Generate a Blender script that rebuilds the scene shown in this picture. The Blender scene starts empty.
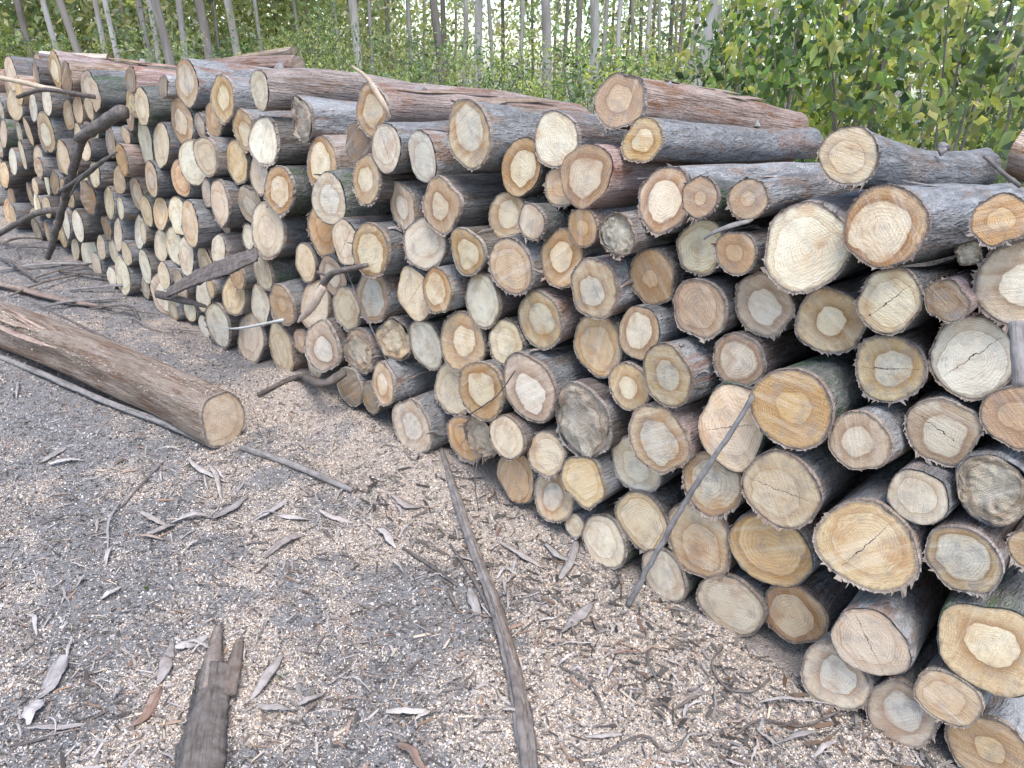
import bpy, math, random
import numpy as np
from mathutils import Matrix, Vector

scene = bpy.context.scene
COL = scene.collection
rnd = random.Random(7)
G = np.random.default_rng(11)

# ------------------------------------------------------------------ camera
F = 770.0; EYE = 1.6; FACE_Y = 1.95; LOG_LEN = 1.25
R = np.array([[0.71870328, -0.30836255, 0.62319991],
              [0.69165037, 0.22513061, -0.68624775],
              [0.07131173, 0.92424496, 0.37508118]])      # rows: world axes seen from the camera
cam = bpy.data.cameras.new('camera'); cam_o = bpy.data.objects.new('camera', cam); COL.objects.link(cam_o)
m = Matrix([list(R[0]) + [0], list(R[1]) + [0], list(R[2]) + [EYE], [0, 0, 0, 1]])
cam_o.matrix_world = m
cam.sensor_fit = 'HORIZONTAL'; cam.sensor_width = 36.0; cam.lens = 36.0 * F / 1024.0
cam.clip_start = 0.05; cam.clip_end = 1000
scene.camera = cam_o

# ------------------------------------------------------------------ light
SUN_AZ = math.atan2(0.50, -0.45)          # measured from +Y towards +X
SUN_EL = math.radians(66)
world = bpy.data.worlds.new('World'); scene.world = world; world.use_nodes = True
wn = world.node_tree; wn.nodes.clear()
sky = wn.nodes.new('ShaderNodeTexSky'); sky.sky_type = 'NISHITA'; sky.sun_disc = False
sky.sun_elevation = SUN_EL; sky.sun_rotation = SUN_AZ
sky.dust_density = 2.0; sky.air_density = 1.0; sky.ozone_density = 1.0
bg = wn.nodes.new('ShaderNodeBackground'); bg.inputs['Strength'].default_value = 0.15
wo = wn.nodes.new('ShaderNodeOutputWorld')
wn.links.new(sky.outputs[0], bg.inputs[0]); wn.links.new(bg.outputs[0], wo.inputs[0])
sun = bpy.data.lights.new('sun', 'SUN'); sun.energy = 0.9; sun.angle = math.radians(28); sun.color = (1.0, 0.985, 0.955)
sun_o = bpy.data.objects.new('sun', sun); COL.objects.link(sun_o)
sd = Vector((math.sin(SUN_AZ) * math.cos(SUN_EL), math.cos(SUN_AZ) * math.cos(SUN_EL), math.sin(SUN_EL)))
sun_o.rotation_euler = sd.to_track_quat('Z', 'Y').to_euler()
vs = scene.view_settings
vs.view_transform = 'Standard'; vs.look = 'None'; vs.gamma = 1.0; vs.use_curve_mapping = False; vs.exposure = 1.76
scene.cycles.use_denoising = True
scene.cycles.max_bounces = 6; scene.cycles.transmission_bounces = 3; scene.cycles.diffuse_bounces = 4

# ------------------------------------------------------------------ helpers
def ray(px, py):
    return R @ np.array([px - 512.0, 384.0 - py, -F])
def gpt(px, py, z=0.0):                                   # a point of the ground
    d = ray(px, py); t = (z - EYE) / d[2]
    return np.array([d[0] * t, d[1] * t, z])
def fpt(px, py, y=FACE_Y):                                # a point of the plane of the pile's front
    d = ray(px, py); t = y / d[1]
    return np.array([d[0] * t, y, EYE + d[2] * t])

def value_noise(x, y, seed):
    xi = np.floor(x).astype(np.int64); yi = np.floor(y).astype(np.int64)
    fx = x - xi; fy = y - yi; fx = fx * fx * (3 - 2 * fx); fy = fy * fy * (3 - 2 * fy)
    def h(a, b):
        n = (a * 374761393 + b * 668265263 + seed * 1442695041) & 0xffffffff
        n = ((n ^ (n >> 13)) * 1274126177) & 0xffffffff
        return ((n ^ (n >> 16)) & 0xffff) / 65535.0
    return (h(xi, yi) * (1 - fx) + h(xi + 1, yi) * fx) * (1 - fy) + (h(xi, yi + 1) * (1 - fx) + h(xi + 1, yi + 1) * fx) * fy
def fbm(x, y, seed, octv=4):
    s = 0; a = 0.5; t = 0
    for k in range(octv):
        s = s + a * value_noise(x * 2 ** k, y * 2 ** k, seed + k); t += a; a *= 0.55
    return s / t

def mesh_np(name, verts, faces4=None, faces3=None, smooth=True):
    me = bpy.data.meshes.new(name)
    verts = np.asarray(verts, np.float32).reshape(-1, 3)
    f4 = np.zeros((0, 4), np.int32) if faces4 is None else np.asarray(faces4, np.int32).reshape(-1, 4)
    f3 = np.zeros((0, 3), np.int32) if faces3 is None else np.asarray(faces3, np.int32).reshape(-1, 3)
    me.vertices.add(len(verts)); me.vertices.foreach_set('co', verts.ravel())
    nl = f4.size + f3.size
    me.loops.add(nl); me.loops.foreach_set('vertex_index', np.concatenate([f4.ravel(), f3.ravel()]))
    npoly = len(f4) + len(f3)
    me.polygons.add(npoly)
    starts = np.concatenate([np.arange(len(f4)) * 4, f4.size + np.arange(len(f3)) * 3]).astype(np.int32)
    me.polygons.foreach_set('loop_start', starts)
    me.polygons.foreach_set('use_smooth', np.full(npoly, smooth, bool))
    me.update(calc_edges=True); me.validate()
    return me
def fattr(me, name, vals):
    a = me.attributes.new(name, 'FLOAT', 'POINT'); a.data.foreach_set('value', np.asarray(vals, np.float32))
def cattr(me, name, vals):
    a = me.attributes.new(name, 'FLOAT_COLOR', 'POINT')
    v = np.ones((len(vals), 4), np.float32); v[:, :3] = vals; a.data.foreach_set('color', v.ravel())
def link(name, me, mat=None, parent=None):
    o = bpy.data.objects.new(name, me)
    COL.objects.link(o)
    if mat is not None and me is not None and not me.materials: me.materials.append(mat)
    if parent is not None: o.parent = parent
    return o
def empty(name, loc):
    o = bpy.data.objects.new(name, None); o.empty_display_size = 0.05; COL.objects.link(o); o.location = loc; return o
def tag(o, label, cat, group=None):
    o['label'] = label; o['category'] = cat
    if group: o['group'] = group
    return o
def copy_tree(o, parent=None):
    c = o.copy(); COL.objects.link(c)
    if parent is not None: c.parent = parent
    for ch in list(o.children): copy_tree(ch, c)
    return c

# ------------------------------------------------------------------ material helpers
class NT:
    def __init__(s, name):
        s.m = bpy.data.materials.new(name); s.m.use_nodes = True; s.t = s.m.node_tree; s.t.nodes.clear()
        s.out = s.n('ShaderNodeOutputMaterial')
    def n(s, typ, **kw):
        nd = s.t.nodes.new(typ)
        for k, v in kw.items(): setattr(nd, k, v)
        return nd
    def set(s, sock, v):
        if v is None: return
        if hasattr(v, 'is_linked') or isinstance(v, bpy.types.NodeSocket): s.t.links.new(v, sock)
        else:
            if isinstance(v, tuple) and len(v) == 3 and sock.type == 'RGBA': v = v + (1.0,)
            sock.default_value = v
    def math(s, op, a, b=None, c=None, clamp=False):
        nd = s.n('ShaderNodeMath', operation=op, use_clamp=clamp)
        s.set(nd.inputs[0], a); s.set(nd.inputs[1], b)
        if c is not None: s.set(nd.inputs[2], c)
        return nd.outputs[0]
    def vmath(s, op, a, b=None, scale=None):
        nd = s.n('ShaderNodeVectorMath', operation=op)
        s.set(nd.inputs[0], a)
        if b is not None: s.set(nd.inputs[1], b)
        if scale is not None: s.set(nd.inputs['Scale'], scale)
        return nd.outputs['Value'] if op in ('LENGTH', 'DOT_PRODUCT') else nd.outputs[0]
    def noise(s, vec, scale, detail=3.0, rough=0.55, dist=0.0):
        nd = s.n('ShaderNodeTexNoise'); s.set(nd.inputs['Vector'], vec); s.set(nd.inputs['Scale'], scale)
        nd.inputs['Detail'].default_value = detail; nd.inputs['Roughness'].default_value = rough; nd.inputs['Distortion'].default_value = dist
        return nd.outputs['Fac']
    def remap(s, v, a, b, c=0.0, d=1.0, smooth=False):
        nd = s.n('ShaderNodeMapRange'); nd.interpolation_type = 'SMOOTHSTEP' if smooth else 'LINEAR'
        s.set(nd.inputs['Value'], v); s.set(nd.inputs['From Min'], a); s.set(nd.inputs['From Max'], b)
        s.set(nd.inputs['To Min'], c); s.set(nd.inputs['To Max'], d)
        return nd.outputs[0]
    def mix(s, fac, a, b, mode='MIX'):
        nd = s.n('ShaderNodeMix', data_type='RGBA', blend_type=mode)
        s.set(nd.inputs[0], fac); s.set(nd.inputs[6], a); s.set(nd.inputs[7], b)
        return nd.outputs[2]
    def attr(s, name, typ='GEOMETRY'):
        return s.n('ShaderNodeAttribute', attribute_name=name, attribute_type=typ)
    def coord(s):
        return s.n('ShaderNodeTexCoord').outputs['Object']
    def rand(s):
        return s.n('ShaderNodeObjectInfo').outputs['Random']
    def bump(s, h, strength=0.5, dist=0.01):
        nd = s.n('ShaderNodeBump'); nd.inputs['Strength'].default_value = strength; nd.inputs['Distance'].default_value = dist
        s.set(nd.inputs['Height'], h); return nd.outputs[0]
    def principled(s, col, rough=0.8, normal=None, spec=0.25):
        p = s.n('ShaderNodeBsdfPrincipled'); s.set(p.inputs['Base Color'], col); s.set(p.inputs['Roughness'], rough)
        p.inputs['Specular IOR Level'].default_value = spec
        if normal is not None: s.set(p.inputs['Normal'], normal)
        s.t.links.new(p.outputs[0], s.out.inputs[0]); return p

def hsv_vary(k, col, rand, hue=0.03, sat=0.3, val=0.3):
    nd = k.n('ShaderNodeHueSaturation'); k.set(nd.inputs['Color'], col)
    r2 = k.math('FRACT', k.math('MULTIPLY', rand, 17.31)); r3 = k.math('FRACT', k.math('MULTIPLY', rand, 91.7))
    k.set(nd.inputs['Hue'], k.remap(rand, 0, 1, 0.5 - hue / 2, 0.5 + hue / 2))
    k.set(nd.inputs['Saturation'], k.remap(r2, 0, 1, 1 - sat / 2, 1 + sat / 2))
    k.set(nd.inputs['Value'], k.remap(r3, 0, 1, 1 - val / 2, 1 + val / 2))
    return nd.outputs[0]

def face_material(name, heart, ring, sap, ring_at=0.62, stain=0.25, cracked=False, rough_cut=0.3):
    k = NT(name); co = k.coord(); rn = k.rand()
    off = k.vmath('SCALE', (3.1, 7.7, 5.3), scale=k.math('MULTIPLY', rn, 23.0))
    cs = k.vmath('ADD', co, off)
    rho = k.attr('rho').outputs['Fac']
    n_lo = k.noise(cs, 16.0, 2.0); n_mid = k.noise(cs, 55.0, 4.0, 0.6); n_hi = k.noise(cs, 320.0, 3.0, 0.6)
    # off-centre heart
    r2 = k.math('FRACT', k.math('MULTIPLY', rn, 37.7))
    rw = k.math('ADD', rho, k.math('MULTIPLY', k.math('SUBTRACT', n_lo, 0.5), 0.34))
    ecc = k.vmath('DOT_PRODUCT', co, k.vmath('SUBTRACT', k.vmath('FRACTION', k.vmath('SCALE', (13.1, 27.7, 51.3), scale=rn)), (0.5, 0.5, 0.5)))
    rw = k.math('ADD', rw, k.math('MULTIPLY', ecc, 4.0))
    rw = k.math('MULTIPLY', rw, k.remap(r2, 0, 1, 0.78, 1.30))
    rw2 = k.math('ADD', rw, k.math('MULTIPLY', k.math('SUBTRACT', n_mid, 0.5), 0.06))
    ringmask_in = k.remap(rw2, ring_at - 0.05, ring_at + 0.02, smooth=True)
    ringmask_out = k.remap(rw2, ring_at + 0.03, ring_at + 0.20, smooth=True)
    r4 = k.math('FRACT', k.math('MULTIPLY', rn, 713.3))
    heart = k.mix(k.remap(r4, 0, 1, 0.0, 0.35), heart, sap); ring = k.mix(k.remap(r4, 0, 1, 0.0, 0.15), ring, sap)
    softer = k.mix(0.45, ring, sap)
    c = k.mix(k.remap(rw2, ring_at - 0.35, ring_at, 0.0, 0.35), heart, sap)
    c = k.mix(ringmask_in, c, ring)
    c = k.mix(ringmask_out, c, k.mix(k.remap(k.math('ADD', rw2, k.math('MULTIPLY', n_mid, 0.4)), 0.85, 1.25), softer, sap))
    c = k.mix(k.math('MULTIPLY', ringmask_out, k.remap(n_mid, 0.48, 0.68, 0.0, 0.7)), c, ring)
    c = k.mix(k.remap(k.noise(cs, 9.0, 2.0), 0.40, 0.66, 0.0, 0.45), c, k.mix(1.0, c, (0.80, 0.68, 0.56), 'MULTIPLY'))
    line = k.math('SUBTRACT', 1.0, k.remap(k.math('ABSOLUTE', k.math('SUBTRACT', rw2, k.math('ADD', ring_at, k.math('MULTIPLY', k.math('SUBTRACT', n_mid, 0.5), 0.05)))), 0.008, 0.035), clamp=True)
    c = k.mix(k.math('MULTIPLY', line, k.remap(r4, 0.0, 1.0, 0.6, 0.15)), c, k.mix(1.0, ring, (0.55, 0.48, 0.42), 'MULTIPLY'))
    # growth rings
    gr = k.math('SINE', k.math('MULTIPLY', rw2, k.remap(r2, 0, 1, 70.0, 120.0)))
    gr = k.math('MULTIPLY', k.remap(gr, 0.2, 1.0), k.remap(n_lo, 0.3, 0.7, 0.12, 0.62))
    c = k.mix(gr, c, k.mix(1.0, c, (0.62, 0.48, 0.36), 'MULTIPLY'))
    # rays from the heart
    nrm = k.vmath('NORMALIZE', co)
    rayn = k.noise(k.vmath('ADD', k.vmath('SCALE', nrm, scale=30.0), k.vmath('ADD', off, k.vmath('SCALE', co, scale=9.0))), 1.8, 4.0, 0.65)
    c = k.mix(k.math('MULTIPLY', k.remap(rayn, 0.5, 0.75), k.remap(rho, 0.15, 0.6, 0.0, 0.13)), c, k.mix(1.0, c, (0.60, 0.47, 0.36), 'MULTIPLY'))
    star = k.math('MULTIPLY', k.remap(rayn, 0.63, 0.70), k.math('MULTIPLY', k.remap(rho, 0.08, 0.40, 1.0, 0.0), k.remap(r2, 0.55, 0.75)))
    c = k.mix(k.math('MULTIPLY', star, 0.6), c, (0.12, 0.07, 0.045))
    # saw lines
    rot = k.n('ShaderNodeVectorRotate', rotation_type='Y_AXIS'); k.set(rot.inputs['Vector'], cs); k.set(rot.inputs['Angle'], k.math('MULTIPLY', rn, 40.0))
    saw = k.noise(k.vmath('MULTIPLY', rot.outputs[0], (14.0, 1.0, 220.0)), 1.0, 2.0)
    saw2 = k.noise(k.vmath('MULTIPLY', rot.outputs[0], (4.0, 1.0, 45.0)), 1.0, 2.0)
    c = k.mix(k.math('MULTIPLY', k.remap(saw, 0.52, 0.72), 0.24), c, k.mix(1.0, c, (0.66, 0.55, 0.45), 'MULTIPLY'))
    c = k.mix(k.math('MULTIPLY', k.remap(saw2, 0.50, 0.30), 0.22), c, (0.78, 0.70, 0.58))
    # weather stains
    st = k.noise(k.vmath('ADD', cs, (4.0, 1.0, 9.0)), 22.0, 5.0, 0.65)
    c = k.mix(k.math('MULTIPLY', k.remap(st, 0.47, 0.68, smooth=True), min(1.0, stain * 1.25 + .1)), c, (0.20, 0.185, 0.178))
    st2 = k.noise(k.vmath('ADD', cs, (14.0, 3.0, 2.0)), 12.0, 3.0, 0.6)
    c = k.mix(k.math('MULTIPLY', k.remap(st2, 0.52, 0.72, smooth=True), 0.5), c, (0.36, 0.20, 0.10))
    spk = k.remap(n_hi, 0.62, 0.74)
    c = k.mix(k.math('MULTIPLY', spk, 0.6), c, (0.14, 0.09, 0.06))
    c = k.mix(k.math('MULTIPLY', k.remap(n_hi, 0.40, 0.28), 0.35), c, (0.80, 0.70, 0.55))
    # dirty fibrous rim
    rim = k.remap(k.math('ADD', rho, k.math('MULTIPLY', k.math('SUBTRACT', n_mid, 0.5), 0.16)), 0.91, 1.02, smooth=True)
    c = k.mix(k.math('MULTIPLY', rim, 0.6), c, (0.115, 0.085, 0.065))
    h = k.math('ADD', k.math('MULTIPLY', saw, 0.5), k.math('ADD', k.math('MULTIPLY', n_mid, 0.8), k.math('MULTIPLY', n_hi, 0.5)))
    if cracked:
        s = k.n('ShaderNodeSeparateXYZ'); rot2 = k.n('ShaderNodeVectorRotate', rotation_type='Y_AXIS')
        k.set(rot2.inputs['Vector'], co); k.set(rot2.inputs['Angle'], k.math('MULTIPLY', rn, 60.0)); k.set(s.inputs[0], rot2.outputs[0])
        dx = k.math('ABSOLUTE', k.math('ADD', s.outputs[0], k.math('MULTIPLY', k.math('SUBTRACT', n_mid, 0.5), 0.02)))
        wd = k.remap(rho, 0.1, 0.8, 0.0011, 0.0004)
        cr = k.math('MULTIPLY', k.math('LESS_THAN', dx, wd), k.remap(rho, 0.80, 0.9, 1.0, 0.0))
        c = k.mix(k.math('MULTIPLY', cr, 0.9), c, (0.035, 0.022, 0.016)); h = k.math('SUBTRACT', h, k.math('MULTIPLY', cr, 3.0))
    c = hsv_vary(k, c, rn, 0.014, 0.35, 0.26)
    k.principled(c, 0.85, k.bump(h, 0.55, 0.004 + 0.006 * rough_cut), 0.15)
    return k.m

def bark_material(name, a, b, pale, patch=None, stretch=0.14, fibre=0.5):
    k = NT(name); co = k.coord(); rn = k.rand()
    off = k.vmath('SCALE', (5.1, 3.7, 8.3), scale=k.math('MULTIPLY', rn, 31.0))
    cs = k.vmath('ADD', co, off)
    fv = k.vmath('MULTIPLY', cs, (1.0, stretch, 1.0))
    f1 = k.noise(fv, 55.0, 5.0, 0.65, 0.4); f2 = k.noise(fv, 190.0, 3.0, 0.6)
    lo = k.noise(k.vmath('MULTIPLY', cs, (1.0, 0.45, 1.0)), 9.0, 4.0, 0.6)
    md = k.noise(cs, 42.0, 4.0, 0.6)
    c = k.mix(k.remap(lo, 0.40, 0.60, smooth=True), a, b)
    c = k.mix(k.math('MULTIPLY', k.remap(f1, 0.5, 0.72), 0.6), c, pale)
    c = k.mix(k.math('MULTIPLY', k.remap(f1, 0.45, 0.30), 0.6), c, k.mix(1.0, c, (0.35, 0.32, 0.30), 'MULTIPLY'))
    if patch is not None:
        pn = k.noise(k.vmath('MULTIPLY', k.vmath('ADD', cs, (3.0, 9.0, 1.0)), (1.0, 0.22, 1.0)), 13.0, 5.0, 0.65)
        c = k.mix(k.remap(pn, 0.52, 0.57), c, k.mix(k.remap(f1, 0.4, 0.65), patch, k.mix(0.4, patch, pale)))
    sp = k.remap(md, 0.62, 0.72)
    c = k.mix(k.math('MULTIPLY', sp, 0.5), c, (0.46, 0.44, 0.42))
    c = k.mix(k.math('MULTIPLY', k.remap(f2, 0.57, 0.72), 0.35), c, (0.06, 0.05, 0.045))
    c = hsv_vary(k, c, rn, 0.03, 0.4, 0.4)
    h = k.math('ADD', k.math('MULTIPLY', f1, 1.4), k.math('ADD', k.math('MULTIPLY', f2, fibre), k.math('MULTIPLY', md, 0.6)))
    k.principled(c, 0.82, k.bump(h, 1.0, 0.02), 0.15)
    return k.m

HEART_W = (0.66, 0.575, 0.46); SAP_T = (0.50, 0.33, 0.19); RING_T = (0.36, 0.19, 0.085)
FM = {
 'w': dict(heart=(0.68, 0.60, 0.49), ring=(0.60, 0.49, 0.36), sap=(0.68, 0.60, 0.48), ring_at=0.8, stain=0.16),
 'r': dict(heart=(0.65, 0.55, 0.43), ring=(0.33, 0.19, 0.10), sap=(0.53, 0.38, 0.25), ring_at=0.60, stain=0.18),
 'p': dict(heart=(0.62, 0.46, 0.32), ring=(0.54, 0.37, 0.23), sap=(0.60, 0.46, 0.31), ring_at=0.72, stain=0.22),
 'y': dict(heart=(0.63, 0.52, 0.385), ring=(0.53, 0.40, 0.265), sap=(0.61, 0.50, 0.365), ring_at=0.7, stain=0.20),
 'o': dict(heart=(0.58, 0.35, 0.18), ring=(0.46, 0.25, 0.115), sap=(0.56, 0.38, 0.22), ring_at=0.66, stain=0.22),
 'b': dict(heart=(0.53, 0.36, 0.22), ring=(0.36, 0.21, 0.12), sap=(0.48, 0.31, 0.185), ring_at=0.42, stain=0.25),
 'g': dict(heart=(0.54, 0.49, 0.44), ring=(0.37, 0.235, 0.14), sap=(0.54, 0.42, 0.30), ring_at=0.64, stain=0.34),
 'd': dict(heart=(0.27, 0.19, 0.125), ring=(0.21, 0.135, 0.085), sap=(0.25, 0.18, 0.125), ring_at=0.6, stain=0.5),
 'x': dict(heart=(0.50, 0.42, 0.33), ring=(0.36, 0.26, 0.18), sap=(0.48, 0.37, 0.27), ring_at=0.7, stain=0.28, rough_cut=2.5),
 'f': dict(heart=(0.52, 0.42, 0.31), ring=(0.34, 0.23, 0.14), sap=(0.46, 0.35, 0.24), ring_at=0.6, stain=0.35),
}
FACE = {}
for s_, kw in FM.items():
    for c_ in ('heart', 'ring', 'sap'):
        v_ = kw[c_]; l_ = .3 * v_[0] + .6 * v_[1] + .1 * v_[2]; kw[c_] = tuple((a_ + (l_ - a_) * .12) * q_ for a_, q_ in zip(v_, (.985, 1.01, .93)))
    FACE[s_] = face_material('cut_wood_' + s_, **kw)
    FACE[s_ + 'c'] = face_material('cracked_wood_' + s_, cracked=True, **kw)
BARK = {
 'grey': bark_material('bark_grey', (0.205, 0.203, 0.20), (0.14, 0.137, 0.133), (0.37, 0.368, 0.36), (0.17, 0.13, 0.105)),
 'blue': bark_material('bark_smooth', (0.315, 0.31, 0.303), (0.225, 0.22, 0.212), (0.48, 0.475, 0.465), (0.25, 0.175, 0.135), 0.3, 0.5),
 'brown': bark_material('bark_brown', (0.165, 0.135, 0.115), (0.205, 0.185, 0.17), (0.35, 0.325, 0.30), (0.115, 0.085, 0.065), 0.08, 0.9),
 'pink': bark_material('bark_peeling', (0.41, 0.31, 0.26), (0.31, 0.23, 0.195), (0.56, 0.48, 0.43), (0.25, 0.14, 0.09), 0.06, 0.7),
 'green': bark_material('bark_greenish', (0.135, 0.14, 0.12), (0.165, 0.16, 0.145), (0.29, 0.28, 0.25), (0.07, 0.105, 0.055), 0.3),
 'dust': bark_material('bark_dusty', (0.36, 0.275, 0.22), (0.27, 0.20, 0.155), (0.50, 0.44, 0.385), (0.21, 0.125, 0.085), 0.10, 1.0),
 'debarked': bark_material('debarked_wood', (0.62, 0.56, 0.48), (0.55, 0.47, 0.38), (0.70, 0.66, 0.60), None, 0.05, 0.3),
}
def simple_fibre(name, a, b, stretch=(1, 1, 1), scale=60.0, dark=(0.05, 0.045, 0.04), bump=0.6, vary=0.4):
    k = NT(name); co = k.coord(); rn = k.rand()
    cs = k.vmath('ADD', co, k.vmath('SCALE', (5.1, 3.7, 8.3), scale=k.math('MULTIPLY', rn, 31.0)))
    al = k.attr('along').outputs['Vector']
    n1 = k.noise(k.vmath('ADD', k.vmath('MULTIPLY', al, (1.0, 1.0, 1.0)), k.vmath('SCALE', (1.0, 2.0, 3.0), scale=k.math('MULTIPLY', rn, 9.0))), scale, 5.0, 0.65)
    n2 = k.noise(cs, 30.0, 4.0, 0.6)
    c = k.mix(k.remap(n2, 0.35, 0.65), a, b)
    c = k.mix(k.math('MULTIPLY', k.remap(n1, 0.48, 0.32), 0.75), c, dark)
    c = k.mix(k.math('MULTIPLY', k.remap(n1, 0.55, 0.75), 0.4), c, k.mix(1.0, c, (1.5, 1.5, 1.5), 'MULTIPLY'))
    c = hsv_vary(k, c, rn, 0.02, 0.4, vary)
    k.principled(c, 0.85, k.bump(k.math('ADD', n1, k.math('MULTIPLY', n2, 0.5)), bump, 0.006), 0.2)
    return k.m
M_STICK = simple_fibre('weathered_stick', (0.17, 0.155, 0.145), (0.26, 0.24, 0.23), scale=14.0)
M_DARK = simple_fibre('dark_branch', (0.085, 0.07, 0.06), (0.15, 0.13, 0.115), scale=14.0)
M_SLAB = simple_fibre('bark_slab', (0.115, 0.088, 0.072), (0.185, 0.152, 0.13), scale=16.0, bump=0.9)
M_GREYSLAB = simple_fibre('grey_slab', (0.13, 0.115, 0.105), (0.215, 0.195, 0.18), scale=16.0, bump=0.9)
M_FLAKE = simple_fibre('curled_flake', (0.245, 0.215, 0.195), (0.36, 0.325, 0.30), scale=10.0, dark=(0.13, 0.115, 0.105), bump=0.4, vary=0.5)
M_FLAKEB = simple_fibre('brown_flake', (0.20, 0.14, 0.105), (0.27, 0.21, 0.17), scale=10.0, dark=(0.10, 0.06, 0.045), bump=0.4, vary=0.5)
M_SHRED = simple_fibre('bark_shred', (0.20, 0.155, 0.12), (0.30, 0.25, 0.21), scale=10.0)
M_SPLINT = simple_fibre('fresh_splinter', (0.46, 0.36, 0.26), (0.38, 0.28, 0.19), scale=10.0, dark=(0.25, 0.16, 0.10))
M_WHITE = simple_fibre('pale_peeled_stick', (0.42, 0.42, 0.41), (0.36, 0.355, 0.34), scale=8.0, dark=(0.35, 0.33, 0.30))

# ------------------------------------------------------------------ sweep
def catmull(pts, n):
    p = np.asarray(pts, float)
    if len(p) == 2: return p[0] + (p[1] - p[0]) * np.linspace(0, 1, n)[:, None]
    q = np.vstack([2 * p[0] - p[1], p, 2 * p[-1] - p[-2]]); segs = len(p) - 1
    out = []
    for u in np.linspace(0, segs - 1e-6, n):
        i = int(u); t = u - i; a, b, c, d = q[i:i + 4]
        out.append(0.5 * ((2 * b) + (c - a) * t + (2 * a - 5 * b + 4 * c - d) * t * t + (3 * b - a - 3 * c + d) * t ** 3))
    return np.array(out)
def sweep(pts, width, thick, n=24, sides=8, curl=0.0, seed=0, rough=0.08, tip=True, roll=None, up=(0, 0, 1), wob=0.0, ridge=0.0):
    """a closed tube of flattened, optionally curled section along the points"""
    g = np.random.default_rng(seed)
    c = catmull(pts, n)
    if wob: c = c + np.cumsum(g.normal(0, wob, c.shape), 0) * np.sin(np.linspace(0, np.pi, n))[:, None]
    t = np.gradient(c, axis=0); t /= np.linalg.norm(t, axis=1)[:, None] + 1e-12
    up = np.array(up, float)
    s = np.cross(t, up); s /= np.linalg.norm(s, axis=1)[:, None] + 1e-9
    u = np.cross(s, t)
    uu = np.linspace(0, 1, n)
    w = np.interp(uu, np.linspace(0, 1, len(np.atleast_1d(width))), np.atleast_1d(width)) if np.ndim(width) else np.full(n, width)
    th = np.interp(uu, np.linspace(0, 1, len(np.atleast_1d(thick))), np.atleast_1d(thick)) if np.ndim(thick) else np.full(n, thick)
    a = np.linspace(0, 2 * np.pi, sides, endpoint=False)
    prof = 1 + rough * g.normal(0, 1, (n, sides)); prof = (prof + np.roll(prof, 1, 0) + np.roll(prof, -1, 0)) / 3 + ridge * g.normal(0, 1, sides)[None] * (1 + .3 * np.sin(np.linspace(0, 9, n))[:, None])
    rl = np.zeros(n) if roll is None else np.interp(uu, np.linspace(0, 1, len(roll)), roll)
    x = np.cos(a)[None] * w[:, None] / 2 * prof; y = np.sin(a)[None] * th[:, None] / 2 * prof + curl * w[:, None] * (np.cos(a)[None] ** 2 - 0.35)
    cr, sr = np.cos(rl)[:, None], np.sin(rl)[:, None]
    x, y = x * cr - y * sr, x * sr + y * cr
    V = c[:, None] + x[..., None] * s[:, None] + y[..., None] * u[:, None]
    V = V.reshape(-1, 3)
    i = np.arange(n - 1)[:, None] * sides; j = np.arange(sides)[None]; j2 = (j + 1) % sides
    f = np.stack([i + j, i + j2, i + sides + j2, i + sides + j], -1).reshape(-1, 4)
    V = np.vstack([V, c[0] - t[0] * (w[0] * .15 if tip else 0), c[-1] + t[-1] * (w[-1] * .15 if tip else 0)])
    e0 = len(V) - 2; e1 = len(V) - 1; jj = np.arange(sides); k2 = (jj + 1) % sides
    f3 = np.vstack([np.stack([np.full(sides, e0), k2, jj], -1), np.stack([np.full(sides, e1), (n - 1) * sides + jj, (n - 1) * sides + k2], -1)])
    length = np.linalg.norm(np.diff(c, axis=0), axis=1).sum()
    al = np.zeros((len(V), 3)); al[:-2, 0] = np.repeat(uu * length * 0.6, sides); al[:-2, 1] = np.tile(np.cos(a) * 0.10, n) * (np.repeat(w, sides) / 0.03) ; al[:-2, 2] = np.tile(np.sin(a) * 0.10, n)
    al[-1, 0] = length * 0.6
    return V, f, f3, al
def sweep_mesh(name, parts):
    Vs, Fs, F3, A = [], [], [], []; o = 0
    for (V, f, f3, al) in parts:
        Vs.append(V); Fs.append(f + o); F3.append(f3 + o); A.append(al); o += len(V)
    me = mesh_np(name, np.vstack(Vs), np.vstack(Fs), np.vstack(F3))
    at = me.attributes.new('along', 'FLOAT_VECTOR', 'POINT'); at.data.foreach_set('vector', np.vstack(A).astype(np.float32).ravel())
    return me
def recentre(me, o):
    """puts an object's origin at the middle of its own base"""
    n = len(me.vertices); co = np.empty(n * 3, np.float32); me.vertices.foreach_get('co', co); co = co.reshape(-1, 3)
    c = (co.min(0) + co.max(0)) / 2; c[2] = co[:, 2].min()
    me.vertices.foreach_set('co', (co - c).ravel()); o.location = c.tolist(); me.update()

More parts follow.
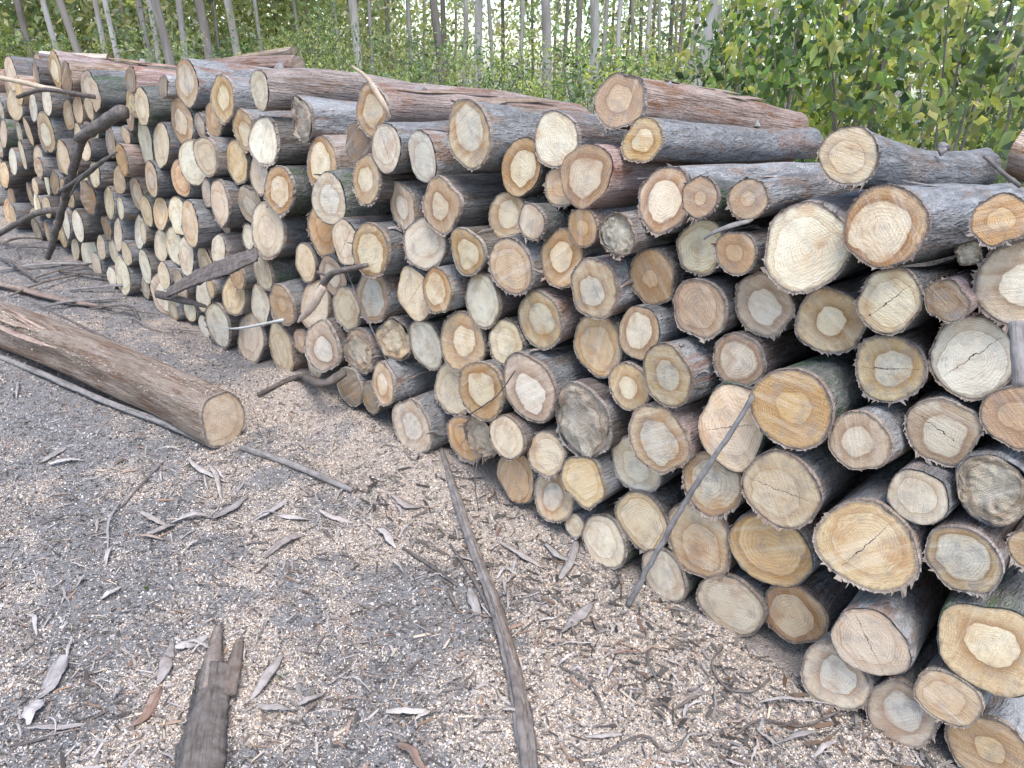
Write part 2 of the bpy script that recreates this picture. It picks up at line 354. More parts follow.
# ------------------------------------------------------------------ ground
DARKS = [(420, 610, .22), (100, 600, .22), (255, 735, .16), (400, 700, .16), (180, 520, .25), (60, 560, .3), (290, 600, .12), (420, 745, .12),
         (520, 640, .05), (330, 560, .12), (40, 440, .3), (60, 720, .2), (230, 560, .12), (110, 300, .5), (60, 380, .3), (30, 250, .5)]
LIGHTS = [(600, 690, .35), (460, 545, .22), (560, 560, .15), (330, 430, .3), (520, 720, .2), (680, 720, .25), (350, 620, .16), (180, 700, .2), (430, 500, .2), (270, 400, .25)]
def chip_density(x, y):
    d = 0.45 + 1.7 * (fbm(x * 2.6, y * 2.6, 5) - 0.5) + 1.1 * (fbm(x * 11, y * 11, 9) - 0.5)
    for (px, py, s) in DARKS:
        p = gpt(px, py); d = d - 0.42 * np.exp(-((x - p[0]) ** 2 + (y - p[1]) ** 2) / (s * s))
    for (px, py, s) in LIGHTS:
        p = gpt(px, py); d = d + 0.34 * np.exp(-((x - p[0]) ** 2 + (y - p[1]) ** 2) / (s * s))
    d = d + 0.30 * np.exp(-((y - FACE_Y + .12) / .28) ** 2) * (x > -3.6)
    return np.clip(d, 0.0, 1.0)
def ground_z(x, y):
    mound = 0.075 * np.exp(-np.clip(FACE_Y - 0.02 - y, 0, None) ** 2 / 0.16 ** 2) * np.exp(-((x + 2.6) / 1.0) ** 4)
    far = np.exp(-((x + 3) / 9.0) ** 4 - (y / 6.0) ** 4)
    return mound + far * (0.05 * (fbm(x * 1.3, y * 1.3, 21, 3) - 0.5) + 0.030 * (fbm(x * 7, y * 7, 31, 3) - 0.5) + 0.012 * (fbm(x * 30, y * 30, 41, 2) - 0.5))
def axis(lo, hi, step, far):
    mid = np.arange(lo, hi, step); e = []
    d = step; p = 0.0
    while p < far: d *= 1.35; p += d; e.append(p)
    e = np.array(e); return np.concatenate([(lo - e)[::-1], mid, mid[-1] + e])
gx = axis(-8.6, 0.6, 0.022, 70); gy = axis(-0.5, 2.3, 0.022, 70)
GX, GY = np.meshgrid(gx, gy, indexing='ij'); GZ = ground_z(GX, GY)
nx, ny = GX.shape; idx = np.arange(nx * ny).reshape(nx, ny)
gf = np.stack([idx[:-1, :-1], idx[1:, :-1], idx[1:, 1:], idx[:-1, 1:]], -1).reshape(-1, 4)
gme = mesh_np('ground', np.stack([GX, GY, GZ], -1), gf)
fattr(gme, 'chips', chip_density(GX, GY).ravel())
k = NT('soil'); co = k.coord(); ch = k.attr('chips').outputs['Fac']
n1 = k.noise(co, 140.0, 4.0, 0.7); n2 = k.noise(co, 420.0, 3.0, 0.7); n3 = k.noise(co, 24.0, 5.0, 0.65); n4 = k.noise(co, 2.5, 3.0)
v = k.n('ShaderNodeTexVoronoi'); k.set(v.inputs['Vector'], co); v.inputs['Scale'].default_value = 170.0
vs_ = k.n('ShaderNodeSeparateColor'); k.set(vs_.inputs[0], v.outputs['Color'])
soil = k.mix(k.remap(n3, 0.35, 0.65), (0.165, 0.157, 0.152), (0.285, 0.275, 0.268))
soil = k.mix(k.remap(n2, 0.5, 0.75), soil, (0.36, 0.345, 0.335)); soil = k.mix(k.remap(n1, 0.46, 0.3), soil, (0.06, 0.056, 0.054))
dust = k.mix(vs_.outputs[0], (0.36, 0.30, 0.25), (0.56, 0.47, 0.39)); dust = k.mix(k.remap(n2, 0.45, 0.28), dust, (0.14, 0.115, 0.095))
fac = k.remap(k.math('ADD', ch, k.math('ADD', k.math('MULTIPLY', k.math('SUBTRACT', vs_.outputs[1], 0.5), 0.55), k.math('MULTIPLY', k.math('SUBTRACT', n1, 0.5), 0.9))), 0.40, 0.56)
c = k.mix(fac, soil, dust)
c = k.mix(k.remap(n4, 0.3, 0.7, 0.0, 0.18), c, (0.20, 0.19, 0.185))
h = k.math('ADD', k.math('MULTIPLY', n1, 1.0), k.math('ADD', k.math('MULTIPLY', n2, 0.5), k.math('MULTIPLY', v.outputs['Distance'], 0.6)))
k.principled(c, 0.95, k.bump(k.math('ADD', h, k.math('MULTIPLY', n3, 1.5)), 0.9, 0.012), 0.1)
ground = link('ground', gme, k.m); ground['kind'] = 'structure'

# loose chips of sawdust on the soil: nobody could count them
def flakes(n, lmin, lmax, palette, pw, seed, mask=True, lift=0.002, region=(-8.4, 0.5, -0.35, 1.97), aspect=(.35, .9)):
    g = np.random.default_rng(seed)
    N = n * 12
    x = g.uniform(region[0], region[1], N); y = g.uniform(region[2], region[3], N)
    cx = R.T @ np.stack([x, y, np.full(N, -EYE)])
    d = -cx[2]; px = 512 + F * cx[0] / d; py = 384 - F * cx[1] / d
    ok = (d > 0.2) & (px > -140) & (px < 1160) & (py > 150) & (py < 900)
    pr = np.clip((1.75 / np.maximum(d, 1.0)) ** 1.6, 0, 1)
    if mask: pr = pr * np.clip(chip_density(x, y) * 1.7 - 0.2, 0.16, 1)
    ok &= g.random(N) < pr
    x, y = x[ok][:n], y[ok][:n]; m_ = len(x); z = ground_z(x, y) + lift
    L = g.uniform(lmin, lmax, m_) * g.uniform(0.6, 1.2, m_); W = L * g.uniform(aspect[0], aspect[1], m_)
    a = g.uniform(0, 2 * np.pi, m_); tilt = g.normal(0, 0.45 if aspect[0] > .2 else .12, (m_, 2))
    ux = np.stack([np.cos(a), np.sin(a), tilt[:, 0]], -1); vx = np.stack([-np.sin(a), np.cos(a), tilt[:, 1]], -1)
    p = np.stack([x, y, z], -1)
    corners = [(-.5, -.35), (.5, -.5), (.45, .45), (-.4, .5)]
    V = np.stack([p + ux * (L * (cx_ + g.normal(0, .1, m_)))[:, None] + vx * (W * (cy_ + g.normal(0, .1, m_)))[:, None] for cx_, cy_ in corners], 1)
    ci = g.choice(len(palette), m_, p=np.array(pw) / sum(pw)); colr = np.array(palette)[ci] * g.uniform(0.75, 1.2, (m_, 1))
    return V.reshape(-1, 3), np.arange(m_ * 4).reshape(-1, 4), np.repeat(colr, 4, 0)
k = NT('chips'); k.principled(k.attr('tint').outputs['Color'], 0.9, None, 0.1); M_CHIP = k.m
V1, F1, C1 = flakes(250000, 0.0022, 0.0062, [(0.60, 0.505, 0.405), (0.53, 0.43, 0.335), (0.64, 0.565, 0.47), (0.38, 0.31, 0.255), (0.48, 0.35, 0.25), (0.30, 0.285, 0.275)], [5, 4, 4, 2, 1.5, 2], 3)
V2, F2, C2 = flakes(70000, 0.003, 0.012, [(0.06, 0.055, 0.05), (0.14, 0.128, 0.118), (0.26, 0.245, 0.23), (0.20, 0.145, 0.11), (0.38, 0.355, 0.335)], [3, 4, 4, 2, 2], 4, mask=False, lift=0.003)
V3, F3, C3 = flakes(7500, 0.010, 0.060, [(0.12, 0.10, 0.085), (0.20, 0.175, 0.155), (0.30, 0.27, 0.25), (0.24, 0.16, 0.11), (0.42, 0.35, 0.27), (0.07, 0.06, 0.055)], [4, 4, 3, 2, 1.5, 3], 8, mask=False, lift=0.006, aspect=(.05, .16))
V4, F4, C4 = flakes(900, 0.010, 0.060, [(0.05, 0.045, 0.04), (0.10, 0.09, 0.08), (0.17, 0.155, 0.145), (0.13, 0.085, 0.06)], [3, 3, 2, 1], 18, mask=False, lift=0.008, aspect=(.05, .3), region=(-2.4, .3, 1.5, 1.96))
V3 = np.vstack([V3, V4]); F3 = np.vstack([F3, F4 + len(V3) - len(V4)]); C3 = np.vstack([C3, C4])
cme = mesh_np('sawdust', np.vstack([V1, V2, V3]), np.vstack([F1, F2 + len(V1), F3 + len(V1) + len(V2)]), smooth=False)
cattr(cme, 'tint', np.vstack([C1, C2, C3]))
saw = link('sawdust', cme, M_CHIP); saw['kind'] = 'stuff'

# ------------------------------------------------------------------ the log pile
LOGS = [
(-6.209,1.389,0.1226,'r','Tall brown-rimmed oval log face with white heart, topmost near the far left end'),
(-6.718,1.378,0.1028,'b','Nearest brown-faced log left of the brown-rimmed oval at far top left'),
(-7.271,1.307,0.1296,'p','Nearest plain tan log left of the brown-rimmed oval at far top left'),
(-6.538,1.360,0.0843,'d','Nearest dark brown log left of the brown-rimmed oval at far top left'),
(-6.499,1.166,0.1044,'w','Nearest white-faced log above the white oval at far left'),
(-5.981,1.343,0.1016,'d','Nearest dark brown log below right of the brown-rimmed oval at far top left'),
(-6.001,1.150,0.0988,'p','Nearest plain tan log above right of the white oval at far left'),
(-5.467,1.278,0.1023,'p','Nearest plain tan log below right of the brown-rimmed oval at far top left'),
(-5.648,1.182,0.0753,'p','Second plain tan log above right of the white oval at far left'),
(-7.352,1.074,0.1273,'p','Nearest plain tan log above left of the white oval at far left'),
(-6.933,1.199,0.1088,'p','Nearest plain tan log below left of the brown-rimmed oval at far top left'),
(-6.759,1.096,0.1016,'w','Nearest white-faced log above left of the white oval at far left'),
(-6.579,0.942,0.1353,'r','White oval log face on a dark brown log, far left of the pile'),
(-7.118,0.894,0.1095,'p','Nearest plain tan log left of the white oval at far left'),
(-7.651,0.821,0.1169,'p','Second plain tan log left of the white oval at far left'),
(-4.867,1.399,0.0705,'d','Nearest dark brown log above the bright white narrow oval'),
(-4.757,1.265,0.1098,'y','Nearest yellowish-faced log above the bright white narrow oval'),
(-5.119,1.185,0.0937,'b','Nearest brown-faced log above left of the bright white narrow oval'),
(-4.297,1.418,0.1221,'g','Tall ringed oval face of the smooth grey log on the left pile top'),
(-4.472,1.389,0.0615,'d','Nearest dark brown log left of the tall ringed face of grey top log'),
(-4.424,1.213,0.1267,'r','Nearest ringed tan log below the tall ringed face of grey top log'),
(-4.935,1.039,0.1383,'w','Bright white narrow oval log face, the whitest on the left of the pile'),
(-4.631,1.066,0.1352,'p','Nearest plain tan log right of the bright white narrow oval'),
(-5.250,1.057,0.0581,'p','Nearest plain tan log left of the bright white narrow oval'),
(-5.196,0.913,0.0998,'o','Dull orange log face just right of the dark prop branch on the left'),
(-5.696,0.919,0.0763,'p','Nearest plain tan log left of the dull orange face near prop branch'),
(-5.649,0.763,0.0884,'w','Nearest white-faced log below left of the dull orange face near prop branch'),
(-5.335,0.766,0.0915,'p','Nearest plain tan log below the dull orange face near prop branch'),
(-5.970,0.986,0.0744,'p','Nearest plain tan log right of the white oval at far left'),
(-6.234,0.803,0.1227,'p','Nearest plain tan log below right of the white oval at far left'),
(-5.919,0.790,0.0698,'y','Nearest yellowish-faced log left of the dull orange face near prop branch'),
(-7.484,0.620,0.1104,'w','Nearest white-faced log below left of the white oval at far left'),
(-7.280,0.697,0.1151,'p','Second plain tan log below left of the white oval at far left'),
(-7.045,0.674,0.1292,'p','Nearest plain tan log below left of the white oval at far left'),
(-6.746,0.670,0.0743,'b','Nearest brown-faced log below the white oval at far left'),
(-7.767,0.473,0.1075,'p','Third plain tan log below left of the white oval at far left'),
(-7.953,0.531,0.0767,'o','Nearest orange log below left of the white oval at far left'),
(-6.851,0.538,0.0971,'w','Nearest white-faced log below the white oval at far left'),
(-6.549,0.581,0.0933,'d','Nearest dark brown log below the white oval at far left'),
(-4.749,0.860,0.1125,'g','Nearest grey-hearted log left of the orange oval on the left'),
(-4.454,0.898,0.1046,'o','Orange oval log face on the left half of the pile, beside a white oval'),
(-4.265,1.012,0.1240,'w','Nearest white-faced log above right of the orange oval on the left'),
(-6.115,0.572,0.1227,'w','Second white-faced log below left of the dull orange face near prop branch'),
(-5.831,0.582,0.1148,'d','Nearest dark brown log below left of the dull orange face near prop branch'),
(-5.554,0.590,0.1145,'y','Nearest yellowish-faced log below the dull orange face near prop branch'),
(-6.081,0.341,0.1193,'w','Second white-faced log above left of the white low face at far left'),
(-6.420,0.300,0.1211,'w','Third white-faced log above left of the white low face at far left'),
(-5.326,0.591,0.0743,'w','Nearest white-faced log below the dull orange face near prop branch'),
(-5.704,0.393,0.0805,'d','Nearest dark brown log above left of the white low face at far left'),
(-5.464,0.389,0.1138,'p','Second plain tan log above the white low face at far left'),
(-5.211,0.453,0.1132,'w','Nearest white-faced log above the white low face at far left'),
(-5.303,0.296,0.0785,'p','Nearest plain tan log above the white low face at far left'),
(-4.949,0.636,0.0956,'p','Nearest plain tan log below right of the dull orange face near prop branch'),
(-4.746,0.655,0.0989,'p','Nearest plain tan log below left of the orange oval on the left'),
(-4.506,0.681,0.1131,'w','Nearest white-faced log below the orange oval on the left'),
(-4.849,0.435,0.1109,'p','Nearest plain tan log above right of the white low face at far left'),
(-4.627,0.478,0.1229,'w','Second white-faced log above right of the white low face at far left'),
(-5.076,0.255,0.1182,'w','Nearest white-faced log above right of the white low face at far left'),
(-4.398,0.466,0.1165,'y','Nearest yellowish-faced log right of the white low face at far left'),
(-4.698,0.285,0.0919,'p','Nearest plain tan log right of the white low face at far left'),
(-6.458,0.091,0.1004,'p','Second plain tan log above left of the white low face at far left'),
(-6.189,0.117,0.1299,'w','Nearest white-faced log above left of the white low face at far left'),
(-5.828,0.231,0.0912,'p','Nearest plain tan log above left of the white low face at far left'),
(-5.646,0.230,0.0978,'y','Nearest yellowish-faced log above left of the white low face at far left'),
(-5.923,0.086,0.0949,'p','Nearest plain tan log left of the white low face at far left'),
(-5.406,0.123,0.1360,'w','White narrow log face with brown bark, in the bottom row at the far left'),
(-5.602,0.070,0.0773,'w','Nearest white-faced log left of the white low face at far left'),
(-4.867,0.117,0.1293,'r','Nearest ringed tan log below right of the white low face at far left'),
(-4.519,0.097,0.0733,'w','Nearest white-faced log below right of the white low face at far left'),
(-8.126,0.108,0.1192,'o','Second orange log below left of the white oval at far left'),
(-7.639,0.170,0.0884,'p','Fourth plain tan log below the white oval at far left'),
(-7.207,0.351,0.1209,'w','Second white-faced log below the white oval at far left'),
(-7.066,0.478,0.0753,'p','Nearest plain tan log below the white oval at far left'),
(-7.017,0.340,0.0766,'p','Second plain tan log below the white oval at far left'),
(-6.913,0.152,0.0782,'o','Nearest orange log above left of the white low face at far left'),
(-7.274,0.092,0.1018,'d','Second dark brown log below the white oval at far left'),
(-7.975,0.251,0.0852,'d','Nearest dark brown log below left of the white oval at far left'),
(-6.765,0.363,0.0826,'p','Nearest plain tan log below left of the dull orange face near prop branch'),
(-3.876,1.370,0.1174,'r','Nearest ringed tan log left of the cream oval on the top row'),
(-4.072,1.256,0.0919,'b','Nearest brown-faced log below right of the tall ringed face of grey top log'),
(-3.473,1.438,0.0908,'y','Cream oval log face on the top row, at the end of a grey-barked log'),
(-3.213,1.333,0.0972,'xc','Long grey-barked top log with a dark hollow crack down its ringed face'),
(-3.703,1.236,0.0990,'r','Nearest ringed tan log above left of the white face with slanting crack'),
(-3.484,1.207,0.1119,'wc','White log face with a slanting crack, under the top row on the left'),
(-4.006,1.079,0.1014,'y','Nearest yellowish-faced log above right of the orange oval on the left'),
(-3.812,1.072,0.1046,'pc','Nearest plain tan log below left of the white face with slanting crack'),
(-3.580,1.036,0.0913,'p','Nearest plain tan log below the white face with slanting crack'),
(-3.083,1.152,0.1162,'r','Nearest ringed tan log below left of the shaded plain brown face'),
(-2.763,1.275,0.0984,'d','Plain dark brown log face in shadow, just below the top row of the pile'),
(-4.224,0.691,0.1313,'p','Nearest plain tan log below right of the orange oval on the left'),
(-3.920,0.853,0.1214,'p','Nearest plain tan log above left of the tall pale tan oval'),
(-3.348,1.001,0.1217,'r','Nearest ringed tan log above the tall pale tan oval'),
(-3.475,0.789,0.1346,'p','Tall pale tan oval log face directly left of the bright orange one'),
(-3.070,0.860,0.1238,'o','Bright orange round log face, the most orange one in the left middle of the pile'),
(-2.893,1.032,0.1153,'g','Nearest grey-hearted log above right of the bright orange face at mid-left'),
(-3.774,0.695,0.0693,'w','Nearest white-faced log left of the tall pale tan oval'),
(-3.616,0.697,0.0415,'p','Nearest plain tan log below left of the tall pale tan oval'),
(-3.993,0.573,0.0848,'w','Nearest white-faced log below left of the tall pale tan oval'),
(-4.237,0.270,0.1024,'w','Nearest white-faced log right of the white low face at far left'),
(-4.070,0.357,0.0507,'p','Nearest plain tan log above left of the tan oval resting on ground'),
(-3.787,0.481,0.0671,'o','Nearest orange log below left of the tall pale tan oval'),
(-3.888,0.349,0.1047,'p','Nearest plain tan log above the tan oval resting on ground'),
(-3.578,0.559,0.1064,'w','Nearest white-faced log below the tall pale tan oval'),
(-3.235,0.670,0.0935,'p','Nearest plain tan log below left of the bright orange face at mid-left'),
(-2.766,0.869,0.0974,'pc','Nearest plain tan log left of the white-hearted ringed face'),
(-4.286,0.065,0.0716,'w','Nearest white-faced log left of the tan oval resting on ground'),
(-4.048,0.143,0.1294,'w','Nearest white-faced log above left of the tan oval resting on ground'),
(-3.786,0.131,0.1448,'p','Tan oval log face resting on the sawdust, in the bottom row left of center'),
(-3.668,0.350,0.1127,'w','Nearest white-faced log above the tan oval resting on ground'),
(-3.363,0.434,0.1053,'b','Nearest brown-faced log above right of the tan oval resting on ground'),
(-3.144,0.478,0.1261,'p','Nearest plain tan log left of the big oval with grey heart'),
(-2.992,0.657,0.0992,'r','Nearest ringed tan log below the bright orange face at mid-left'),
(-3.470,0.161,0.1360,'p','Nearest plain tan log right of the tan oval resting on ground'),
(-3.256,0.268,0.0590,'b','Nearest brown-faced log right of the tan oval resting on ground'),
(-3.102,0.209,0.0873,'p','Nearest plain tan log left of the shattered end under brown ring'),
(-2.949,0.341,0.1206,'r','Nearest ringed tan log left of the shattered end under brown ring'),
(-2.828,0.551,0.1032,'y','Nearest yellowish-faced log below left of the big oval with grey heart'),
(-2.637,0.659,0.1243,'g','Big oval log face with grey heart and brown ring, left middle of the pile'),
(-2.722,0.380,0.1033,'x','Nearest rough broken log left of the shattered end under brown ring'),
(-2.767,0.195,0.0947,'d','Nearest dark brown log below left of the shattered end under brown ring'),
(-2.605,0.194,0.0731,'d','Nearest dark brown log above left of the ringed oval where bark strip starts'),
(-2.634,1.418,0.1001,'r','Top-row log with tan ringed face and a peeling bark strip curling over its rim'),
(-2.494,1.290,0.0966,'yc','Nearest yellowish-faced log left of the cream star-checked face'),
(-2.310,1.280,0.0932,'w','Cream log face with a star check, just under the top row left of center'),
(-2.056,1.386,0.1121,'g','Big log with tall oval face, grey heart and broad brown rim, on the top row'),
(-1.858,1.298,0.0995,'r','Nearest ringed tan log below left of the white face with a pointed bottom'),
(-2.625,1.151,0.0946,'r','Nearest ringed tan log below right of the shaded plain brown face'),
(-2.465,1.067,0.0937,'r','Nearest ringed tan log above the white-hearted ringed face'),
(-2.180,1.119,0.1016,'r','Nearest ringed tan log below right of the cream star-checked face'),
(-1.914,1.121,0.0924,'r','Nearest ringed tan log above left of the glowing orange-brown middle face'),
(-2.557,0.881,0.1120,'r','Round white-hearted log face with tan rim, in the left middle of the pile'),
(-2.291,0.953,0.1044,'y','Nearest yellowish-faced log right of the white-hearted ringed face'),
(-2.015,0.981,0.0868,'r','Nearest ringed tan log left of the glowing orange-brown middle face'),
(-1.794,0.975,0.1030,'o','Orange-brown log face with swirled rings, in the upper middle of the pile'),
(-2.347,0.736,0.1129,'pc','Nearest plain tan log right of the big oval with grey heart'),
(-2.162,0.801,0.0901,'r','Nearest ringed tan log left of the pale white mid-pile face'),
(-1.957,0.806,0.1046,'w','Pale white log face with dark knot at its right rim, middle of the pile'),
(-2.501,0.492,0.0986,'x','Shattered log end with a broken hollow, low in the left middle of the pile'),
(-2.297,0.528,0.1069,'w','Chalky white oval log face, lower middle of the pile above the dark log ends'),
(-2.055,0.612,0.1194,'r','Nearest ringed tan log right of the chalky oval face lower middle'),
(-1.821,0.682,0.0822,'y','Nearest yellowish-faced log below right of the pale white mid-pile face'),
(-2.492,0.302,0.0890,'r','Nearest ringed tan log below the shattered end under brown ring'),
(-2.125,0.379,0.1112,'p','Nearest plain tan log above right of the ringed oval where bark strip starts'),
(-2.302,0.164,0.1207,'g','Ringed oval log face with greenish bark at bottom row, above the long bark strip'),
(-1.870,0.488,0.1102,'r','Nearest ringed tan log below right of the chalky oval face lower middle'),
(-2.037,0.192,0.1005,'oc','Nearest orange log right of the ringed oval where bark strip starts'),
(-1.879,0.284,0.0896,'x','Nearest rough broken log above left of the orange face touching the sawdust'),
(-1.723,0.352,0.0873,'p','Nearest plain tan log above the orange face touching the sawdust'),
(-1.482,1.540,0.0848,'b','Large log with round brown-ringed face, sitting highest along the pile top before the forest'),
(-1.710,1.405,0.0911,'w','White-faced log with pointed bottom and small dark hole, upper row of the pile'),
(-1.378,1.437,0.0658,'r','Long grey log with pale ringed face, resting directly below the highest log of the pile'),
(-1.530,1.317,0.0975,'r','Nearest ringed tan log below right of the white face with a pointed bottom'),
(-1.677,1.258,0.0655,'o','Nearest orange log below the white face with a pointed bottom'),
(-1.257,1.282,0.0917,'r','Log with large pink heart, brown ring and ragged bark, below the long grey top log'),
(-1.709,1.144,0.0580,'p','Nearest plain tan log above right of the glowing orange-brown middle face'),
(-1.531,1.154,0.0620,'b','Nearest brown-faced log left of the fuzzy frayed greyish face'),
(-1.366,1.165,0.0649,'x','Small log with fuzzy frayed greyish face, in the middle of the upper pile'),
(-1.616,1.033,0.0912,'r','Nearest ringed tan log right of the glowing orange-brown middle face'),
(-1.442,0.975,0.0981,'g','Nearest grey-hearted log below left of the fuzzy frayed greyish face'),
(-1.276,1.042,0.0865,'b','Nearest brown-faced log below the fuzzy frayed greyish face'),
(-1.676,0.803,0.1017,'g','Nearest grey-hearted log below the glowing orange-brown middle face'),
(-1.445,0.770,0.1037,'p','Nearest plain tan log above the split mottled grey-brown log'),
(-1.265,0.873,0.0871,'r','Nearest ringed tan log left of the orange face with dark stain'),
(-1.262,0.695,0.0783,'r','Nearest ringed tan log above right of the split mottled grey-brown log'),
(-1.109,0.793,0.0947,'g','Nearest grey-hearted log below the orange face with dark stain'),
(-1.657,0.565,0.1261,'r','Nearest ringed tan log above left of the split mottled grey-brown log'),
(-1.417,0.519,0.1279,'x','Split log with mottled grey and tan broken face, in the middle of the pile'),
(-1.111,0.579,0.1076,'g','Nearest grey-hearted log left of the tan face behind leaning stick'),
(-1.559,0.339,0.0824,'y','Nearest yellowish-faced log above right of the orange face touching the sawdust'),
(-1.385,0.304,0.0958,'p','Nearest plain tan log below the split mottled grey-brown log'),
(-1.225,0.415,0.1002,'y','Nearest yellowish-faced log below right of the split mottled grey-brown log'),
(-1.726,0.162,0.1086,'o','Orange-tan oval log face touching the sawdust, at the middle of the bottom row'),
(-1.531,0.169,0.0956,'g','Nearest grey-hearted log below right of the orange face touching the sawdust'),
(-1.427,0.087,0.0449,'y','Nearest yellowish-faced log below right of the orange face touching the sawdust'),
(-1.290,0.089,0.0984,'y','Second yellowish-faced log below right of the orange face touching the sawdust'),
(-1.159,0.230,0.1071,'y','Second yellowish-faced log below right of the split mottled grey-brown log'),
(-0.945,0.271,0.1260,'p','Nearest plain tan log left of the large orange oval near the base'),
(-1.041,0.082,0.0907,'y','Nearest yellowish-faced log left of the large orange oval near the base'),
(-1.105,1.317,0.0578,'b','Nearest brown-faced log right of the pink-hearted log with ragged bark'),
(-0.969,1.333,0.0552,'b','Nearest brown-faced log above left of the biggest chalk-white face'),
(-0.756,1.468,0.0697,'y','Round greyish-cream log face with rough bark rim, topmost on the right end of pile'),
(-1.117,1.170,0.0823,'y','Nearest yellowish-faced log below right of the pink-hearted log with ragged bark'),
(-0.980,1.186,0.0607,'b','Nearest brown-faced log above right of the orange face with dark stain'),
(-0.790,1.239,0.1099,'w','Biggest chalk-white log face in the pile, round and clean with a fine star check'),
(-1.069,1.002,0.0883,'o','Orange-brown log face with a dark stain at its bottom, in the middle right of pile'),
(-0.904,1.050,0.0884,'r','Nearest ringed tan log right of the orange face with dark stain'),
(-0.712,1.052,0.0884,'r','Nearest ringed tan log below the biggest chalk-white face'),
(-0.928,0.882,0.0793,'r','Nearest ringed tan log above the tan face behind leaning stick'),
(-0.891,0.696,0.1149,'pc','Plain tan log face crossed by the leaning grey stick, center right of the pile'),
(-0.718,0.829,0.1113,'b','Lumpy log with orange-brown rings and pointed lower corner, center right of the pile'),
(-0.701,0.585,0.1127,'pc','Log with split, slanted pale tan face, right below the lumpy orange one'),
(-0.925,0.489,0.1014,'g','Nearest grey-hearted log below the tan face behind leaning stick'),
(-0.719,0.347,0.1223,'o','Large orange oval log face with scuffed grey bark, near the right base of the pile'),
(-0.802,0.099,0.1100,'y','Nearest yellowish-faced log below left of the large orange oval near the base'),
(-0.616,0.162,0.0979,'r','Nearest ringed tan log below the large orange oval near the base'),
(-0.605,1.329,0.0938,'r','Large grey-barked log with thick brown ring around a pink heart, top right of the pile'),
(-0.379,1.384,0.0546,'b','Nearest brown-faced log above right of the tiny rough whitish stub'),
(-0.561,1.156,0.0768,'yc','Nearest yellowish-faced log left of the dull grey-brown end'),
(-0.435,1.292,0.0298,'x','Tiny whitish log stub with ragged rim, wedged between larger logs on the right'),
(-0.437,1.191,0.0462,'d','Dull grey-brown log end set between pale faces on the right of the pile'),
(-0.311,1.252,0.0992,'r','Nearest ringed tan log below right of the tiny rough whitish stub'),
(-0.368,1.060,0.0943,'wc','Wide cream-faced log with pinkish center, lying right below a large ringed log'),
(-0.532,0.983,0.0852,'gc','Nearest grey-hearted log left of the wide cream face at the right'),
(-0.538,0.798,0.0775,'r','Nearest ringed tan log below right of the lumpy orange-brown ringed log'),
(-0.378,0.871,0.0827,'rc','Nearest ringed tan log below the wide cream face at the right'),
(-0.240,0.960,0.0732,'b','Nearest brown-faced log above the crumbling rough brown end'),
(-0.378,0.702,0.0739,'y','Nearest yellowish-faced log above right of the broad pinkish-tan lower log'),
(-0.236,0.782,0.0845,'x','Crumbling rough brown log end full of cracks, at the right edge of the pile'),
(-0.455,0.531,0.1217,'pc','Broad pinkish-tan log face with fine saw lines, in the lower right of the pile'),
(-0.245,0.590,0.0870,'g','Nearest grey-hearted log below left of the crumbling rough brown end'),
(-0.127,0.654,0.0522,'b','Nearest brown-faced log below right of the crumbling rough brown end'),
(-0.377,0.276,0.1033,'pc','Nearest plain tan log above the bottom-row grey-hearted log'),
(-0.125,0.395,0.1210,'r','Huge log with pale heart and thick brown ring, lower right corner of the pile'),
(-0.444,0.094,0.0959,'g','Nearest grey-hearted log above left of the bottom-row grey-hearted log'),
(-0.177,0.215,0.0766,'p','Nearest plain tan log right of the bottom-row grey-hearted log'),
(-0.265,0.083,0.0922,'g','Bottom-row log with grey heart and scuffed bark, lowest on the right over the sawdust'),
(-0.062,0.090,0.0993,'b','Nearest brown-faced log below right of the bottom-row grey-hearted log'),
(-8.300,1.190,0.1077,'f','Fourth recessed dark log left of the brown-rimmed oval at far top left'),
(-8.300,0.750,0.1077,'f','Fourth recessed dark log left of the white oval at far left'),
(-7.860,1.210,0.1077,'f','Second recessed dark log left of the brown-rimmed oval at far top left'),
(-8.300,0.410,0.1077,'f','Fourth recessed dark log below left of the white oval at far left'),
(-8.000,0.910,0.1077,'f','Third recessed dark log left of the white oval at far left'),
(-5.460,0.990,0.1077,'f','Nearest recessed dark log above left of the dull orange face near prop branch'),
(-7.480,0.350,0.1077,'f','Third recessed dark log below the white oval at far left'),
(-7.600,1.210,0.1077,'f','Nearest recessed dark log left of the brown-rimmed oval at far top left'),
(-6.240,1.090,0.1077,'f','Nearest recessed dark log above right of the white oval at far left'),
(-6.860,0.870,0.1077,'f','Nearest recessed dark log below left of the white oval at far left'),
(-6.700,0.150,0.1077,'f','Nearest recessed dark log above left of the white low face at far left'),
(-7.860,0.710,0.1077,'f','Second recessed dark log left of the white oval at far left'),
(-8.240,0.970,0.1077,'f','Fifth recessed dark log left of the white oval at far left'),
(-8.080,1.130,0.1077,'f','Third recessed dark log left of the brown-rimmed oval at far top left'),
(-8.140,0.590,0.1077,'f','Second recessed dark log below left of the white oval at far left'),
(-7.840,0.110,0.1077,'f','Sixth recessed dark log below the white oval at far left'),
(-5.140,0.710,0.1077,'f','Nearest recessed dark log below the dull orange face near prop branch'),
(-7.740,1.030,0.1073,'f','Second recessed dark log above left of the white oval at far left'),
(-6.340,0.530,0.1071,'f','Nearest recessed dark log below left of the dull orange face near prop branch'),
(-5.800,1.070,0.1065,'f','Nearest recessed dark log right of the white oval at far left'),
(-5.780,1.310,0.1033,'f','Nearest recessed dark log below right of the brown-rimmed oval at far top left'),
(-4.500,0.270,0.1010,'f','Nearest recessed dark log right of the white low face at far left'),
(-3.700,0.870,0.1003,'f','Nearest recessed dark log above left of the tall pale tan oval'),
